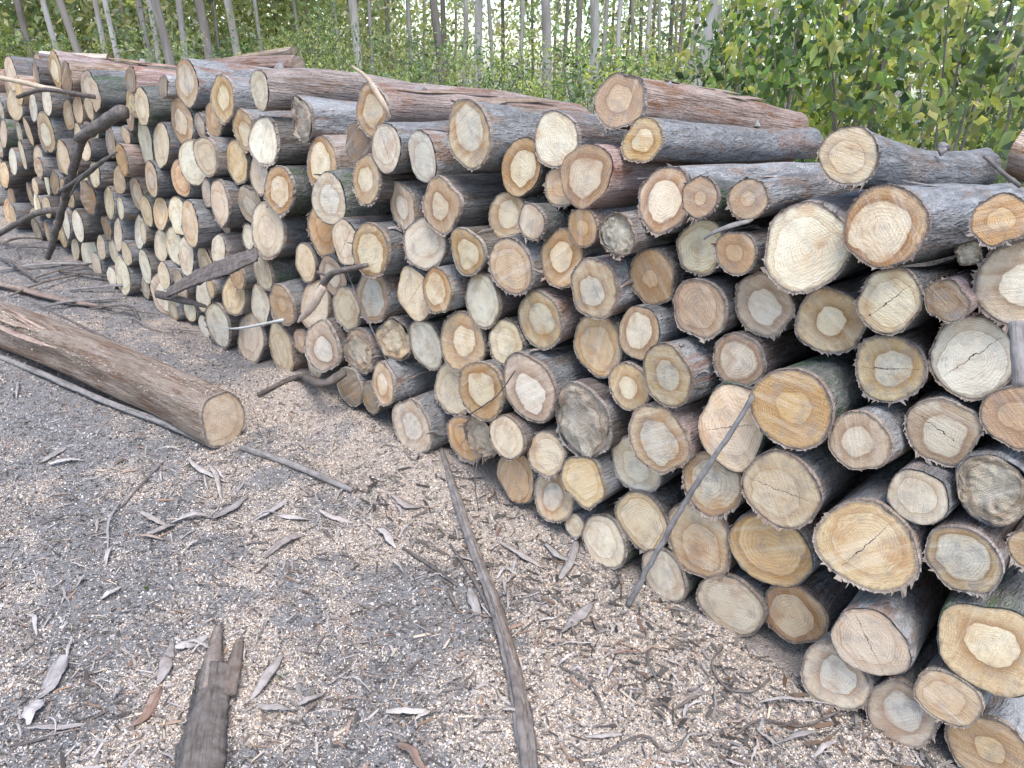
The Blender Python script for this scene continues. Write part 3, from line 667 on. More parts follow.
(-7.120,1.110,0.0998,'f','Nearest recessed dark log above left of the white oval at far left'),
(-7.440,0.850,0.0976,'f','Nearest recessed dark log left of the white oval at far left'),
(-4.180,0.470,0.0955,'f','Nearest recessed dark log below left of the tall pale tan oval'),
(-7.080,0.110,0.0938,'f','Second recessed dark log above left of the white low face at far left'),
(-6.460,0.750,0.0927,'f','Nearest recessed dark log below the white oval at far left'),
(-7.460,0.150,0.0923,'f','Fifth recessed dark log below the white oval at far left'),
(-8.100,0.390,0.0923,'f','Third recessed dark log below left of the white oval at far left'),
(-4.960,1.270,0.0875,'f','Nearest recessed dark log above the bright white narrow oval'),
(-6.600,0.410,0.0859,'f','Second recessed dark log below left of the dull orange face near prop branch'),
(-8.300,0.210,0.0847,'f','Fifth recessed dark log below left of the white oval at far left'),
(-4.980,0.810,0.0803,'f','Nearest recessed dark log below right of the dull orange face near prop branch'),
(-5.180,0.090,0.0790,'f','Nearest recessed dark log below right of the white low face at far left'),
(-4.120,0.870,0.0784,'f','Nearest recessed dark log below right of the orange oval on the left'),
(-0.200,1.110,0.0761,'f','Nearest recessed dark log right of the wide cream face at the right'),
(-2.340,0.350,0.0714,'f','Nearest recessed dark log below the chalky oval face lower middle'),
(-3.300,1.190,0.0712,'f','Nearest recessed dark log right of the white face with slanting crack'),
(-4.660,0.070,0.0708,'f','Nearest recessed dark log left of the tan oval resting on ground'),
(-3.260,0.830,0.0697,'f','Nearest recessed dark log left of the bright orange face at mid-left'),
(-5.020,0.490,0.0677,'f','Nearest recessed dark log above right of the white low face at far left'),
(-3.380,0.610,0.0651,'f','Nearest recessed dark log below the tall pale tan oval'),
(-4.220,1.210,0.0649,'f','Nearest recessed dark log below the tall ringed face of grey top log'),
(-2.040,1.210,0.0635,'f','Nearest recessed dark log below the big oval grey-hearted top log'),
(-0.540,0.310,0.0632,'f','Nearest recessed dark log below right of the large orange oval near the base'),
(-2.920,1.230,0.0628,'f','Nearest recessed dark log left of the shaded plain brown face'),
(-2.840,0.730,0.0619,'f','Nearest recessed dark log above left of the big oval with grey heart'),
(-2.700,1.010,0.0596,'f','Nearest recessed dark log above left of the white-hearted ringed face'),
(-0.300,0.430,0.0595,'f','Nearest recessed dark log below right of the broad pinkish-tan lower log'),
(-4.360,0.170,0.0579,'f','Nearest recessed dark log above left of the tan oval resting on ground'),
(-3.500,0.350,0.0573,'f','Nearest recessed dark log above right of the tan oval resting on ground'),
(-4.040,0.710,0.0568,'f','Nearest recessed dark log left of the tall pale tan oval'),
(-1.060,0.410,0.0565,'f','Nearest recessed dark log below left of the tan face behind leaning stick'),
]


NS = 40
def outline(g, lump=1.0):
    th = np.linspace(0, 2 * np.pi, NS, endpoint=False); f = np.ones(NS)
    for m_ in range(2, 8):
        f += lump * g.normal(0, 0.034 / (m_ - 1) ** 0.8) * np.cos(m_ * th + g.uniform(0, 6.28))
    f += g.normal(0, 0.006, NS)
    return th, f / f.mean()
def disc(name, th, rad, yf, mat, parent, g, facing=-1, rough=0.0015, NR=7):
    rr = np.array([0.0, 0.12, 0.3, 0.5, 0.7, 0.86, 0.95, 1.0]) if rough < .003 else np.array([0, .1, .2, .3, .4, .5, .6, .7, .8, .88, .95, 1.0]); V = [[0, yf(0, 0), 0]]; rho = [0.0]
    ph = g.uniform(0, 6.28, 4); kz = g.uniform(20, 60, 4); amp = .008 if rough > .003 else .0004; rough = rough if rough > .003 else .0003
    for q in rr[1:]:
        for j in range(NS):
            x, z = q * rad[j] * math.cos(th[j]), q * rad[j] * math.sin(th[j])
            e = (g.normal(0, rough) if q < 1 else g.normal(0, rough * 0.7)) + amp * (math.sin(kz[0] * x + ph[0]) * math.sin(kz[1] * z + ph[1]) + .6 * math.copysign(1, math.sin(kz[2] * x * .6 + kz[3] * z * .6 + ph[2])))
            V.append([x, yf(x, z) + e * min(1, q * q * 2.2), z]); rho.append(q)
    nr = len(rr) - 1; f4 = []; f3 = []
    for j in range(NS):
        j2 = (j + 1) % NS
        f3.append([0, 1 + j, 1 + j2] if facing < 0 else [0, 1 + j2, 1 + j])
        for q in range(nr - 1):
            a, b = 1 + q * NS + j, 1 + q * NS + j2
            f4.append([a, a + NS, b + NS, b] if facing < 0 else [a, b, b + NS, a + NS])
    me = mesh_np(name, V, f4, f3); fattr(me, 'rho', rho)
    return link(name, me, mat, parent)
def shreds(g, th, rad, r, count, yf, long=1.0):
    """the torn fringe of bast round a sawn end: one ragged band"""
    M = 150; a = np.linspace(0, 2 * np.pi, M, endpoint=False) + g.normal(0, .012, M)
    q = np.interp(a % (2 * np.pi), np.append(th, 2 * np.pi), np.append(rad, rad[0]))
    clump = np.clip(np.interp(a, np.linspace(0, 6.3, 14), g.random(14) ** 2) * 1.4 + .35 * np.clip(-np.sin(a), 0, 1), .05, 1.3)
    Ln = (g.random(M) ** 3) * .016 * clump * long + .0015
    tg = g.normal(0, .9, M); rad_d = g.uniform(.1, 1.0, M)
    dx = np.cos(a) * rad_d - np.sin(a) * tg * .5; dz = np.sin(a) * rad_d + np.cos(a) * tg * .5 - .2
    y0 = np.array([yf(q_ * math.cos(a_), q_ * math.sin(a_)) for q_, a_ in zip(q, a)])
    rings = [np.stack([q * .945 * np.cos(a), y0 * .95 + .0005, q * .945 * np.sin(a)], -1), np.stack([q * .995 * np.cos(a), y0 + .001, q * .995 * np.sin(a)], -1),
             np.stack([q * np.cos(a) + dx * Ln, y0 - Ln * g.uniform(.1, .8, M), q * np.sin(a) + dz * Ln], -1)]
    back = np.stack([q * 1.012 * np.cos(a), y0 + .014, q * 1.012 * np.sin(a)], -1)
    V = np.vstack(rings + [back]); j = np.arange(M); j2 = (j + 1) % M
    f = np.vstack([np.stack([k_ * M + j, k_ * M + j2, (k_ + 1) * M + j2, (k_ + 1) * M + j], -1) for k_ in range(3)])
    me = mesh_np('frayed_bark', V, f, smooth=False)
    at = me.attributes.new('along', 'FLOAT_VECTOR', 'POINT'); al = np.zeros((len(V), 3), np.float32); al[:, 1] = np.tile(a * 3, 4); at.data.foreach_set('vector', al.ravel())
    return me
def make_log(name, loc, r, style, L, seed, label, cat='log', group=None, pitch=0.0, yaw=0.0, bark=None, lump=1.0, taper=None, detail=1, cut_tilt=None, rugged=1.0, bend=None):
    g = np.random.default_rng(seed)
    root = empty(name, (loc[0], loc[1], loc[2] - r)); root.rotation_euler = (pitch, 0, yaw); tag(root, label, cat, group)
    th, f = outline(g, 1.35 * lump * (1.4 if style[0] in 'xd' else 1.0)); rad0 = r * f
    tx, tz = (g.normal(0, 0.07), g.normal(0, 0.07)) if cut_tilt is None else cut_tilt
    taper = g.uniform(-0.02, 0.12) if taper is None else taper
    bend = g.normal(0, 0.018) if bend is None else bend; bph = g.uniform(0, 6.28)
    K = 30; t = np.concatenate([[0, 0.006, 0.02], np.linspace(0.045, 1, K - 3)])
    nz = g.normal(0, 1, (K, NS)); nz = (nz + np.roll(nz, 1, 1) * .6 + np.roll(nz, -1, 1) * .6)
    for _ in range(3): nz[1:-1] = (nz[:-2] + nz[1:-1] * 1.4 + nz[2:]) / 3.4
    lo = g.normal(0, 1, (K, NS))
    for _ in range(10): lo = (lo + np.roll(lo, 1, 1) + np.roll(lo, -1, 1)) / 3
    for _ in range(6): lo[1:-1] = (lo[:-2] + lo[1:-1] + lo[2:]) / 3
    lo /= lo.std() + 1e-9
    rad = rad0[None] * (1 - taper * t[:, None]) * (1 + 0.017 * nz + 0.03 * lo * np.minimum(1, t * 8)[:, None])
    rad[0] = rad0 * 0.985
    for _ in range(int(g.integers(0, 3))):                  # knots
        kt, kj, s = g.uniform(.1, .9), g.integers(NS), g.uniform(.08, .2)
        dj = np.minimum(abs(np.arange(NS) - kj), NS - abs(np.arange(NS) - kj))
        rad += r * s * np.exp(-((t[:, None] - kt) * L / (.35 * r)) ** 2 - (dj[None] * 6.28 / NS / .35) ** 2)
    rad *= 1 + (rugged - 1) * (0.018 * nz + 0.02 * lo); x = rad * np.cos(th)[None]; z = rad * np.sin(th)[None]
    fall = (1 - t[:, None]) ** 8
    y = t[:, None] * L + (x * tx + z * tz) * fall + g.normal(0, .003, (K, NS)) * (t[:, None] < .004) 
    b = bend * 4 * t * (1 - t) * L
    x = x + (b * math.cos(bph))[:, None]; z = z + (b * math.sin(bph))[:, None] 
    V = np.stack([x, y, z], -1).reshape(-1, 3)
    inn = 0.92
    Vin = np.stack([rad0 * inn * np.cos(th), 0.006 + rad0 * inn * (np.cos(th) * tx + np.sin(th) * tz), rad0 * inn * np.sin(th)], -1)
    i = np.arange(K - 1)[:, None] * NS; j = np.arange(NS)[None]; j2 = (j + 1) % NS
    fq = np.stack([i + j, i + NS + j, i + NS + j2, i + j2], -1).reshape(-1, 4)
    jj = np.arange(NS); k2 = (jj + 1) % NS; o = len(V)
    fr = np.stack([jj, k2, o + k2, o + jj], -1)
    V = np.vstack([V, Vin]); V[:, 2] += r
    me = mesh_np('bark', V, np.vstack([fq, fr]))
    bk = bark or ('grey' if g.random() < .42 else g.choice(['blue', 'brown', 'green', 'pink'], p=[.42, .30, .16, .12]))
    link('bark', me, BARK[bk], root)
    yf = lambda X_, Z_: X_ * tx + Z_ * tz - 0.002
    rough = 0.0045 if style[0] == 'x' else 0.0013
    fo = disc('cut_face', th, rad0 * 0.955, yf, FACE[style], root, g, rough=rough); fo.location = (0, 0, r)
    fb = disc('cut_face', th, rad[-1] * 0.985, lambda X_, Z_: 0.0, FACE['d'], root, g, facing=1, NR=3); fb.location = (0, L - 0.002, r)
    if detail and r > 0.03 and g.random() < .8:
        if True:
            sm = shreds(g, th, rad0, r, 0, yf, g.uniform(.25, 1.3) * (1.5 if style[0] == 'x' else 1)); so = link('frayed_bark', sm, M_SHRED, root); so.location = (0, 0, r)
    return root, th, rad0

GROUP = 'logs of the long stacked pile'
NGRP = 'dark logs set back in the gaps of the pile'
TOPBARK = {'Round brown': 'pink'}
logs = []
for n_, (X, Z, r, st, lab) in enumerate(LOGS):
    g = np.random.default_rng(1000 + n_)
    fil = st == 'f'
    sg = 0.034 if X > -3.5 else 0.03
    dy = g.normal(0, sg); dy = max(-1.8 * sg, min(1.8 * sg, dy))
    if fil: dy = g.uniform(0.2, 0.45) if X > -3.5 else g.uniform(-.02, .07)
    top = Z > 1.34 and not fil
    pitch = math.radians(g.normal(-0.6, 0.7)) if not top else math.radians(g.normal(-2.4, 0.8))
    yaw = math.radians(g.normal(0, 0.8 if not top else 1.6))
    det = 1.0 if X > -2.6 else (0.5 if X > -4.2 else 0)
    bk = None
    if top: bk = g.choice(['blue', 'blue', 'pink', 'grey'] if X > -2.4 else ['pink', 'pink', 'blue', 'brown'])
    if lab.startswith('Round brown-ringed face') or 'sitting highest' in lab: bk = 'pink'; pitch = math.radians(-4.0)
    if 'long grey' in lab.lower() or 'smooth grey' in lab: bk = 'blue'
    if fil: det = 0
    tkw = dict(taper=g.uniform(.04, .2), bend=g.normal(0, .03)) if top else {}
    root, th, rad0 = make_log('log', (X, FACE_Y + dy, Z), r, st, LOG_LEN + g.normal(0, .03), 5000 + n_, lab, group=NGRP if fil else GROUP, pitch=pitch, yaw=yaw, bark=bk, detail=det, **tkw)
    logs.append(root)
    if top and r > .06:
        for q in range(int(g.integers(1, 3))):
            a = g.uniform(.2, 2.6); yy_ = g.uniform(.15, 1.0); sr = r * g.uniform(.14, .26); e = np.array([math.cos(a), g.uniform(.1, .5), math.sin(a)])
            c0 = np.array([r * .85 * math.cos(a), yy_, r + r * .85 * math.sin(a)]); hgt = r * g.uniform(.2, .42)
            link('branch_stub', sweep_mesh('branch_stub', [sweep([c0, c0 + e * hgt * .6, c0 + e * hgt], [sr * 2.6, sr * 1.7, sr * 1.3], [sr * 2.4, sr * 1.7, sr * 1.3], n=8, sides=10, seed=n_ + q, up=(0, 1, .1), tip=False)]), M_STICK, root)
    if top and bk == 'pink':                                # peeling strips along the upper side
        for q in range(6):
            a = g.uniform(.5, 2.6); y0 = g.uniform(.05, .5); y1 = y0 + g.uniform(.3, .7)
            R1 = r * 1.03; pts = []
            for u in np.linspace(0, 1, 5):
                lift = 1 + (.10 if q % 2 else .03) * (u > .7) + .02 * math.sin(u * 9 + q)
                aa = a + .12 * math.sin(u * 4 + q)
                pts.append([R1 * lift * math.cos(aa), y0 + (y1 - y0) * u, r + R1 * lift * math.sin(aa)])
            w = g.uniform(.015, .04)
            link('loose_bark', sweep_mesh('loose_bark', [sweep(pts, [w * .3, w, w, w * .2], .004, n=16, sides=6, seed=n_ * 7 + q, up=(math.cos(a), 0, math.sin(a) + .01))]), M_FLAKEB, root)

    if not top and X > -3.2 and not fil and g.random() < .45:
        parts = []
        for q in range(int(g.integers(2, 5))):
            a = g.uniform(-.3, 3.3); y0 = g.uniform(-.03, .12); y1 = y0 + g.uniform(.12, .4); w = g.uniform(.008, .028); pts = []
            for u in np.linspace(0, 1, 5):
                lf = 1.02 + .10 * g.random() * (1 - u) ** 2; aa = a + .15 * math.sin(u * 5 + q)
                pts.append([r * lf * math.cos(aa), y0 + (y1 - y0) * u, r + r * lf * math.sin(aa)])
            parts.append(sweep(pts, [w * .3, w, w * .8, w * .2], .003, n=14, sides=6, seed=n_ * 11 + q, rough=.2, up=(math.cos(a), 0, math.sin(a) + .01)))
        for q, pt_ in enumerate(parts): link('loose_bark', sweep_mesh('loose_bark', [pt_]), [M_SHRED, M_STICK, M_SLAB][q % 3], root)

# a few more lying on the top of the pile
def lying_log(name, a, b, r, style, label, bark, seed, cat='log', taper=.05, detail=.6, lump=1.0, **kw):
    a = np.array(a, float); b = np.array(b, float); d = b - a; L = float(np.linalg.norm(d))
    yaw = math.atan2(-d[0], d[1]); pitch = math.asin(d[2] / L)
    root, th, rad = make_log(name, (0, 0, 0), r, style, L, seed, label, cat=cat, bark=bark, taper=taper, detail=detail, lump=lump, **kw)
    root.rotation_euler = (pitch, 0, yaw)
    off = Vector((0, 0, r)); off.rotate(root.rotation_euler)
    root.location = Vector(a) - off
    return root
lying_log('log', fpt(40, 49, 2.35) - [0, 0, .07], fpt(108, 50, 2.75) - [0, 0, .085], .055, 'w', 'Peeled white log lying along the top of the pile at far left', 'debarked', 71, group='loose logs lying on the pile top')
lying_log('log', fpt(298, 54, 3.0) - [0, 0, .06], fpt(205, 60, 2.8) - [0, 0, .05], .05, 'd', 'Weathered broken log lying on the pile top with end facing right, left of center', 'pink', 72, group='loose logs lying on the pile top')
lying_log('log', fpt(293, 41, 3.05) - [0, 0, .06], fpt(205, 58, 2.95) - [0, 0, .06], .028, 'd', 'Thin split pole slanting over the weathered broken log on the pile top', 'dust', 73, group='loose logs lying on the pile top', detail=0)
lying_log('log', (0.15, 3.05, 1.36), (-0.62, 3.12, 1.50), .10, 'p', 'Long thick log with peeling bark lying behind the pile top at the right', 'pink', 74, group='loose logs lying on the pile top')

# the log lying in the clearing
A_ = gpt(225, 443); A_[2] = .115 + float(ground_z(A_[0], A_[1])); B_ = gpt(-60, 322); B_[2] = .12
fl = lying_log('log', A_, A_ + (B_ - A_) * 1.0, .122, 'p', 'Thick brown log lying alone on the sawdust, cut end facing the pile base', 'dust', 81, taper=.03, detail=1.2, lump=1.3, cut_tilt=(0.12, 0.16), bend=.015, rugged=2.2)
fparts = []
for q in range(16):
    g = np.random.default_rng(300 + q); a = g.uniform(-.2, 2.6); y0 = g.uniform(.0, 1.5); y1 = y0 + g.uniform(.3, .8)
    pts = [[.126 * (1 + .05 * (u > .7)) * math.cos(a + .1 * math.sin(3 * u)), y0 + (y1 - y0) * u, .122 + .127 * (1 + .07 * (u > .7)) * math.sin(a + .1 * math.sin(3 * u))] for u in np.linspace(0, 1, 6)]
    w = g.uniform(.015, .04); link('loose_bark', sweep_mesh('loose_bark', [sweep(pts, [w * .2, w, w, w * .2], .004, n=20, sides=6, seed=q, rough=.2, up=(math.cos(a), 0, math.sin(a)))]), M_FLAKEB, fl)

g = np.random.default_rng(66); nq = 7000; Lf = float(np.linalg.norm(B_ - A_))
aa = np.pi / 2 + g.normal(.1, .42, nq); yy = g.uniform(0.02, 1.7, nq); kp = g.random(nq) < np.clip(fbm(yy * 3, aa * 2, 77) * 2.2 - .7, 0.1, .5); aa, yy = aa[kp], yy[kp]; nq = len(aa)
rr_ = .122 * (1 + .06 * yy / Lf) + .0045
pc = np.stack([rr_ * np.cos(aa), yy, .122 + rr_ * np.sin(aa)], -1)
t1 = np.stack([-np.sin(aa), g.normal(0, .3, nq), np.cos(aa)], -1); t2 = np.stack([g.normal(0, .3, nq), np.ones(nq), g.normal(0, .3, nq)], -1)
sz = g.uniform(.002, .006, nq)[:, None]
DV = np.stack([pc - t1 * sz / 2 - t2 * sz / 2, pc + t1 * sz / 2 - t2 * sz / 3, pc + t1 * sz / 3 + t2 * sz / 2, pc - t1 * sz / 2 + t2 * sz / 3], 1).reshape(-1, 3)
dme = mesh_np('sawdust_dusting', DV, np.arange(nq * 4).reshape(-1, 4), smooth=False)
cattr(dme, 'tint', np.repeat(np.array([(0.42, 0.35, 0.28), (0.36, 0.28, 0.22), (0.47, 0.41, 0.35)])[g.integers(0, 3, nq)], 4, 0))
do = link('sawdust_dusting', dme, M_CHIP, fl); do['kind'] = 'stuff'

# ------------------------------------------------------------------ sticks, slabs, branches
def gz(p, lift=0.0):
    return np.array([p[0], p[1], float(ground_z(np.array(p[0]), np.array(p[1]))) + lift])
def G2(px, py, lift=0.0): return gz(gpt(px, py), lift)
def piece(name, label, cat, parts, mat, group=None):
    me = sweep_mesh(name, parts); o = link(name, me, mat); recentre(me, o); tag(o, label, cat, group); return o

piece('stick', 'Straight grey stick leaning diagonally against the log faces at center right', 'stick',
      [sweep([G2(628, 608, .01), fpt(660, 550, 1.85), fpt(700, 478, 1.855), fpt(753, 396, 1.87)], [.022, .019, .018, .013], [.021, .018, .017, .013], n=44, seed=1, rough=.14, wob=.0022)], M_STICK)
piece('stick', 'Grey straight stick lying on the sawdust, starting at the cut end of the fallen log', 'stick',
      [sweep([G2(243, 452, .015), G2(290, 468, .018), G2(352, 494, .012)], [.030, .032, .026], [.028, .03, .024], n=24, seed=2, rough=.06)], M_STICK)
piece('stick', 'Short dark stick lying on sawdust left of the long split bark strip', 'stick',
      [sweep([G2(403, 549, .008), G2(430, 566, .01), G2(457, 588, .006)], [.010, .016, .012], [.010, .014, .01], n=16, seed=3, rough=.1)], M_DARK)
piece('stick', 'Thin dark twig running across the ground left of center foreground', 'stick',
      [sweep([G2(163, 465, .006), G2(140, 490, .008), G2(118, 514, .005)], [.006, .007, .004], [.006, .007, .004], n=14, seed=4, wob=.002)], M_DARK)
# long split bark strip
L1 = [G2(438, 456, .015), G2(455, 505, .02), G2(472, 548, .022), G2(492, 600, .022), G2(510, 655, .02), G2(522, 712, .018), G2(531, 790, .015)]
sp = empty('bark_strip', tuple(G2(492, 600))); tag(sp, 'Long split bark strip lying from the pile base to the foreground center', 'bark strip')
def part_of(parent, name, parts, mat):
    me = sweep_mesh(name, parts); o = link(name, me, mat, parent)
    o.matrix_parent_inverse = parent.matrix_basis.inverted() if parent.rotation_euler[:] != (0, 0, 0) else Matrix.Translation(-Vector(parent.location)); return o
part_of(sp, 'main_blade', [sweep(L1, [.016, .03, .034, .040, .050, .046, .040], [.010, .016, .016, .016, .014, .012, .012], n=90, sides=18, curl=-.25, seed=11, rough=.14, roll=[.2, -.2, .3, .0], ridge=.16)], M_GREYSLAB)
part_of(sp, 'side_blade', [sweep([p + np.array([.028, -.012, .004]) for p in L1[2:6]], [.008, .022, .026, .006], [.01, .012, .012, .006], n=54, sides=10, curl=-.2, seed=12, rough=.18, roll=[.6, .9, .5], ridge=.15)], M_SLAB)
part_of(sp, 'side_blade', [sweep([G2(450, 545, .012), G2(474, 583, .016), G2(490, 612, .012)], [.008, .016, .008], .009, n=20, seed=13, rough=.15)], M_DARK)
part_of(sp, 'side_blade', [sweep([p + np.array([-.030, .010, .006]) for p in L1[3:]], [.006, .020, .030, .026], [.01, .014, .014, .01], n=54, sides=10, curl=-.2, seed=88, rough=.18, roll=[-.5, -.2, -.6], ridge=.15)], M_DARK)
part_of(sp, 'splinter', [sweep([p + np.array([-.022, .004, -.002]) for p in L1[3:7]], [.004, .012, .012, .006], .007, n=34, seed=14, rough=.2)], M_STICK)
# dark slab in the near foreground
sl = empty('bark_slab', tuple(G2(205, 715))); tag(sl, 'Thick dark brown bark slab with two ragged points, at the bottom left foreground', 'bark slab')
part_of(sl, 'slab_body', [sweep([G2(214, 668, .02), G2(210, 700, .025), G2(204, 740, .028), G2(196, 800, .03)], [.080, .098, .106, .12], [.026, .036, .04, .045], n=80, sides=30, curl=-.16, seed=15, rough=.05, tip=False, ridge=.13)], M_SLAB)
part_of(sl, 'ragged_point', [sweep([G2(209, 690, .022), G2(214, 658, .022), G2(219, 630, .016)], [.062, .050, .024], [.024, .016, .006], n=26, sides=16, curl=-.15, seed=16, rough=.08, ridge=.14)], M_SLAB)
part_of(sl, 'ragged_point', [sweep([G2(226, 694, .022), G2(235, 665, .02), G2(240, 640, .012)], [.054, .040, .020], [.022, .014, .006], n=26, sides=16, curl=-.15, seed=17, rough=.08, ridge=.14)], M_SLAB)
# strips along the fallen log
piece('bark_strip', 'Long weathered bark strip lying along the near side of the fallen log', 'bark strip',
      [sweep([G2(-40, 345, .02), G2(40, 375, .022), G2(110, 405, .02), G2(170, 430, .022), G2(214, 450, .015)], [.035, .04, .036, .045, .02], [.018, .02, .02, .02, .01], n=60, sides=8, curl=-.2, seed=18, rough=.15)], M_STICK)
piece('bark_strip', 'Thin dark bark strip lying on top edge of the fallen log, far side', 'bark strip',
      [sweep([fpt(20, 296, 1.20), fpt(90, 330, 1.34), fpt(130, 350, 1.44), fpt(190, 378, 1.58), fpt(225, 392, 1.62)], [.012, .02, .028, .018, .008], .008, n=40, seed=19, rough=.2, curl=-.2)], M_DARK)
piece('bark_strip', 'Reddish brown bark strip lying behind the fallen log at the far left', 'bark strip',
      [sweep([G2(-20, 284, .03), G2(30, 296, .035), G2(70, 303, .03), G2(112, 309, .02)], [.05, .07, .05, .02], .02, n=40, seed=20, rough=.15, curl=-.25)], M_FLAKEB)
# grey slab leaning on the base of the pile
piece('bark_slab', 'Wide grey bark slab leaning across the lower log faces at left', 'bark slab',
      [sweep([fpt(168, 293, 1.74), fpt(200, 277, 1.77), fpt(230, 266, 1.80), fpt(257, 255, 1.84)], [.055, .088, .095, .07], [.022, .03, .03, .02], n=60, sides=18, curl=.12, seed=21, rough=.14, up=(0, -1, .4), ridge=.12)], M_SLAB)
piece('stick', 'Dark broken branch stub under the grey leaning slab, at the left pile base', 'stick',
      [sweep([fpt(158, 294, 1.80), fpt(182, 300, 1.78), fpt(205, 306, 1.80)], [.05, .045, .02], [.05, .04, .02], n=20, seed=22, rough=.15)], M_DARK)
# the dark prop
pb = empty('branch', tuple(gz(gpt(49, 256)))); tag(pb, 'Dark bent branch propped upright against the far left log faces', 'branch')
part_of(pb, 'stem', [sweep([fpt(48, 258, 1.72), fpt(66, 196, 1.77), fpt(88, 124, 1.81)], [.040, .050, .052, .056, .05], [.04, .046, .048, .05, .045], n=46, sides=12, seed=23, rough=.16, wob=.003)], M_DARK)
part_of(pb, 'side_limb', [sweep([fpt(78, 139, 1.77), fpt(123, 111, 1.86)], [.055, .075, .085, .085], [.055, .07, .08, .08], n=26, sides=12, seed=24, rough=.14)], M_DARK)
piece('stick', 'Thin dark forked stick slanting behind the dark prop branch', 'stick',
      [sweep([fpt(60, 192, 1.74), fpt(85, 175, 1.76), fpt(100, 163, 1.79), fpt(117, 152, 1.84)], [.03, .035, .03, .012], [.03, .03, .03, .012], n=24, seed=25, rough=.1),
       sweep([fpt(85, 175, 1.76), fpt(78, 182, 1.73), fpt(70, 196, 1.72)], [.02, .018, .008], .016, n=10, seed=26)], M_DARK)
piece('stick', 'Pale peeled pole lying across the top left logs', 'stick',
      [sweep([fpt(-12, 75, 1.80), fpt(25, 83, 1.82), fpt(62, 92, 1.86)], [.05, .045, .04], .035, n=24, seed=27, rough=.08)], M_SPLINT)
piece('stick', 'Thin dark stick crossing under the pale peeled pole at top left', 'stick',
      [sweep([fpt(18, 97, 1.80), fpt(40, 90, 1.82), fpt(66, 92, 1.85), fpt(95, 97, 1.87)], [.03, .035, .03, .01], .028, n=24, seed=28, rough=.12)], M_DARK)
piece('stick', 'Dark crooked stick rising from the litter to the pile at far left edge', 'stick',
      [sweep([fpt(-5, 236, 1.66), fpt(20, 222, 1.72), fpt(40, 212, 1.78), fpt(58, 210, 1.84)], [.05, .05, .04, .02], .045, n=26, seed=29, rough=.1)], M_DARK)
# forked broken stick with a pale splintered end
fk = empty('branch', tuple(fpt(300, 318, 1.80))); tag(fk, 'Forked broken branch with pale splintered end and knot, against the left middle log faces', 'branch')
part_of(fk, 'dark_limb', [sweep([fpt(367, 265, 1.86), fpt(345, 270, 1.83), fpt(330, 275, 1.81), fpt(318, 295, 1.80)], [.02, .028, .036, .04], [.02, .025, .03, .03], n=26, seed=30, rough=.12)], M_DARK)
part_of(fk, 'dark_limb', [sweep([fpt(316, 272, 1.84), fpt(328, 276, 1.82), fpt(326, 284, 1.81)], [.006, .014, .02], .014, n=12, seed=31)], M_DARK)
part_of(fk, 'splintered_end', [sweep([fpt(324, 286, 1.80), fpt(316, 299, 1.79), fpt(307, 312, 1.79), fpt(298, 322, 1.80)], [.04, .058, .04, .012], [.03, .035, .025, .01], n=22, seed=32, rough=.14, up=(0, -1, 0))], M_SPLINT)
piece('stick', 'Thin white peeled stick lying across the lower log faces at left', 'stick',
      [sweep([fpt(204, 325, 1.84), fpt(225, 328, 1.83), fpt(242, 328, 1.83), fpt(283, 320, 1.86)], [.003, .004, .016, .020], [.003, .004, .014, .016], n=24, seed=33, rough=.08)], M_WHITE)
piece('stick', 'Dark branch lying on the sawdust below the broken log ends, left of center', 'stick',
      [sweep([G2(258, 402, .02), G2(300, 394, .03), fpt(322, 384, 1.80), fpt(345, 372, 1.88)], [.02, .04, .055, .05], [.02, .03, .04, .04], n=30, seed=34, rough=.12)], M_DARK)
piece('twig', 'Hair-thin dark twig hanging diagonally down over the log faces left of center', 'twig',
      [sweep([fpt(344, 264, 1.86), fpt(362, 308, 1.84), fpt(388, 362, 1.84), fpt(418, 408, 1.88)], [.004, .005, .005, .003], .004, n=30, seed=35, wob=.001)], M_DARK)
piece('twig', 'Thin crooked twig crossing a brown ringed face below the middle of the pile', 'twig',
      [sweep([fpt(515, 371, 1.87), fpt(497, 396, 1.85), fpt(480, 408, 1.85), fpt(468, 416, 1.88)], [.004, .006, .006, .004], .005, n=20, seed=36, wob=.001)], M_DARK)
piece('twig', 'Thin brown twig hanging before the small bottom faces, below mid pile', 'twig',
      [sweep([fpt(478, 452, 1.85), fpt(476, 480, 1.82), G2(478, 520, .01)], [.004, .005, .004], .004, n=18, seed=37, wob=.0015)], M_DARK)
piece('twig', 'Dark thin twig stuck into pile top, pointing left at far right', 'twig',
      [sweep([fpt(984, 156, 2.05), fpt(1002, 172, 2.02), fpt(1020, 186, 1.98)], [.006, .011, .01], .01, n=14, seed=38)], M_DARK)
piece('bark_strip', 'Stiff curved bark strip sticking up over the cracked top log', 'bark strip',
      [sweep([fpt(352, 66, 2.25), fpt(364, 75, 2.05), fpt(374, 88, 1.90), fpt(384, 105, 1.88), fpt(390, 118, 1.90)], [.010, .018, .026, .026, .012], .008, n=24, seed=39, rough=.12, up=(0, -1, .2))], M_SPLINT)
piece('bark_strip', 'Curled silvery bark strip hanging between two small round faces at upper right', 'bark strip',
      [sweep([fpt(704, 239, 1.84), fpt(716, 231, 1.84), fpt(735, 224, 1.87), fpt(748, 221, 1.92)], [.004, .018, .022, .02], .006, n=20, seed=40, curl=-.2, up=(0, -.5, 1))], M_STICK)
piece('stick', 'Weathered grey pole standing upright at the right edge of the pile', 'stick',
      [sweep([fpt(1020, 385, 1.80), fpt(1018, 350, 1.81), fpt(1016, 322, 1.83)], [.03, .03, .026], .026, n=16, seed=41)], M_STICK)
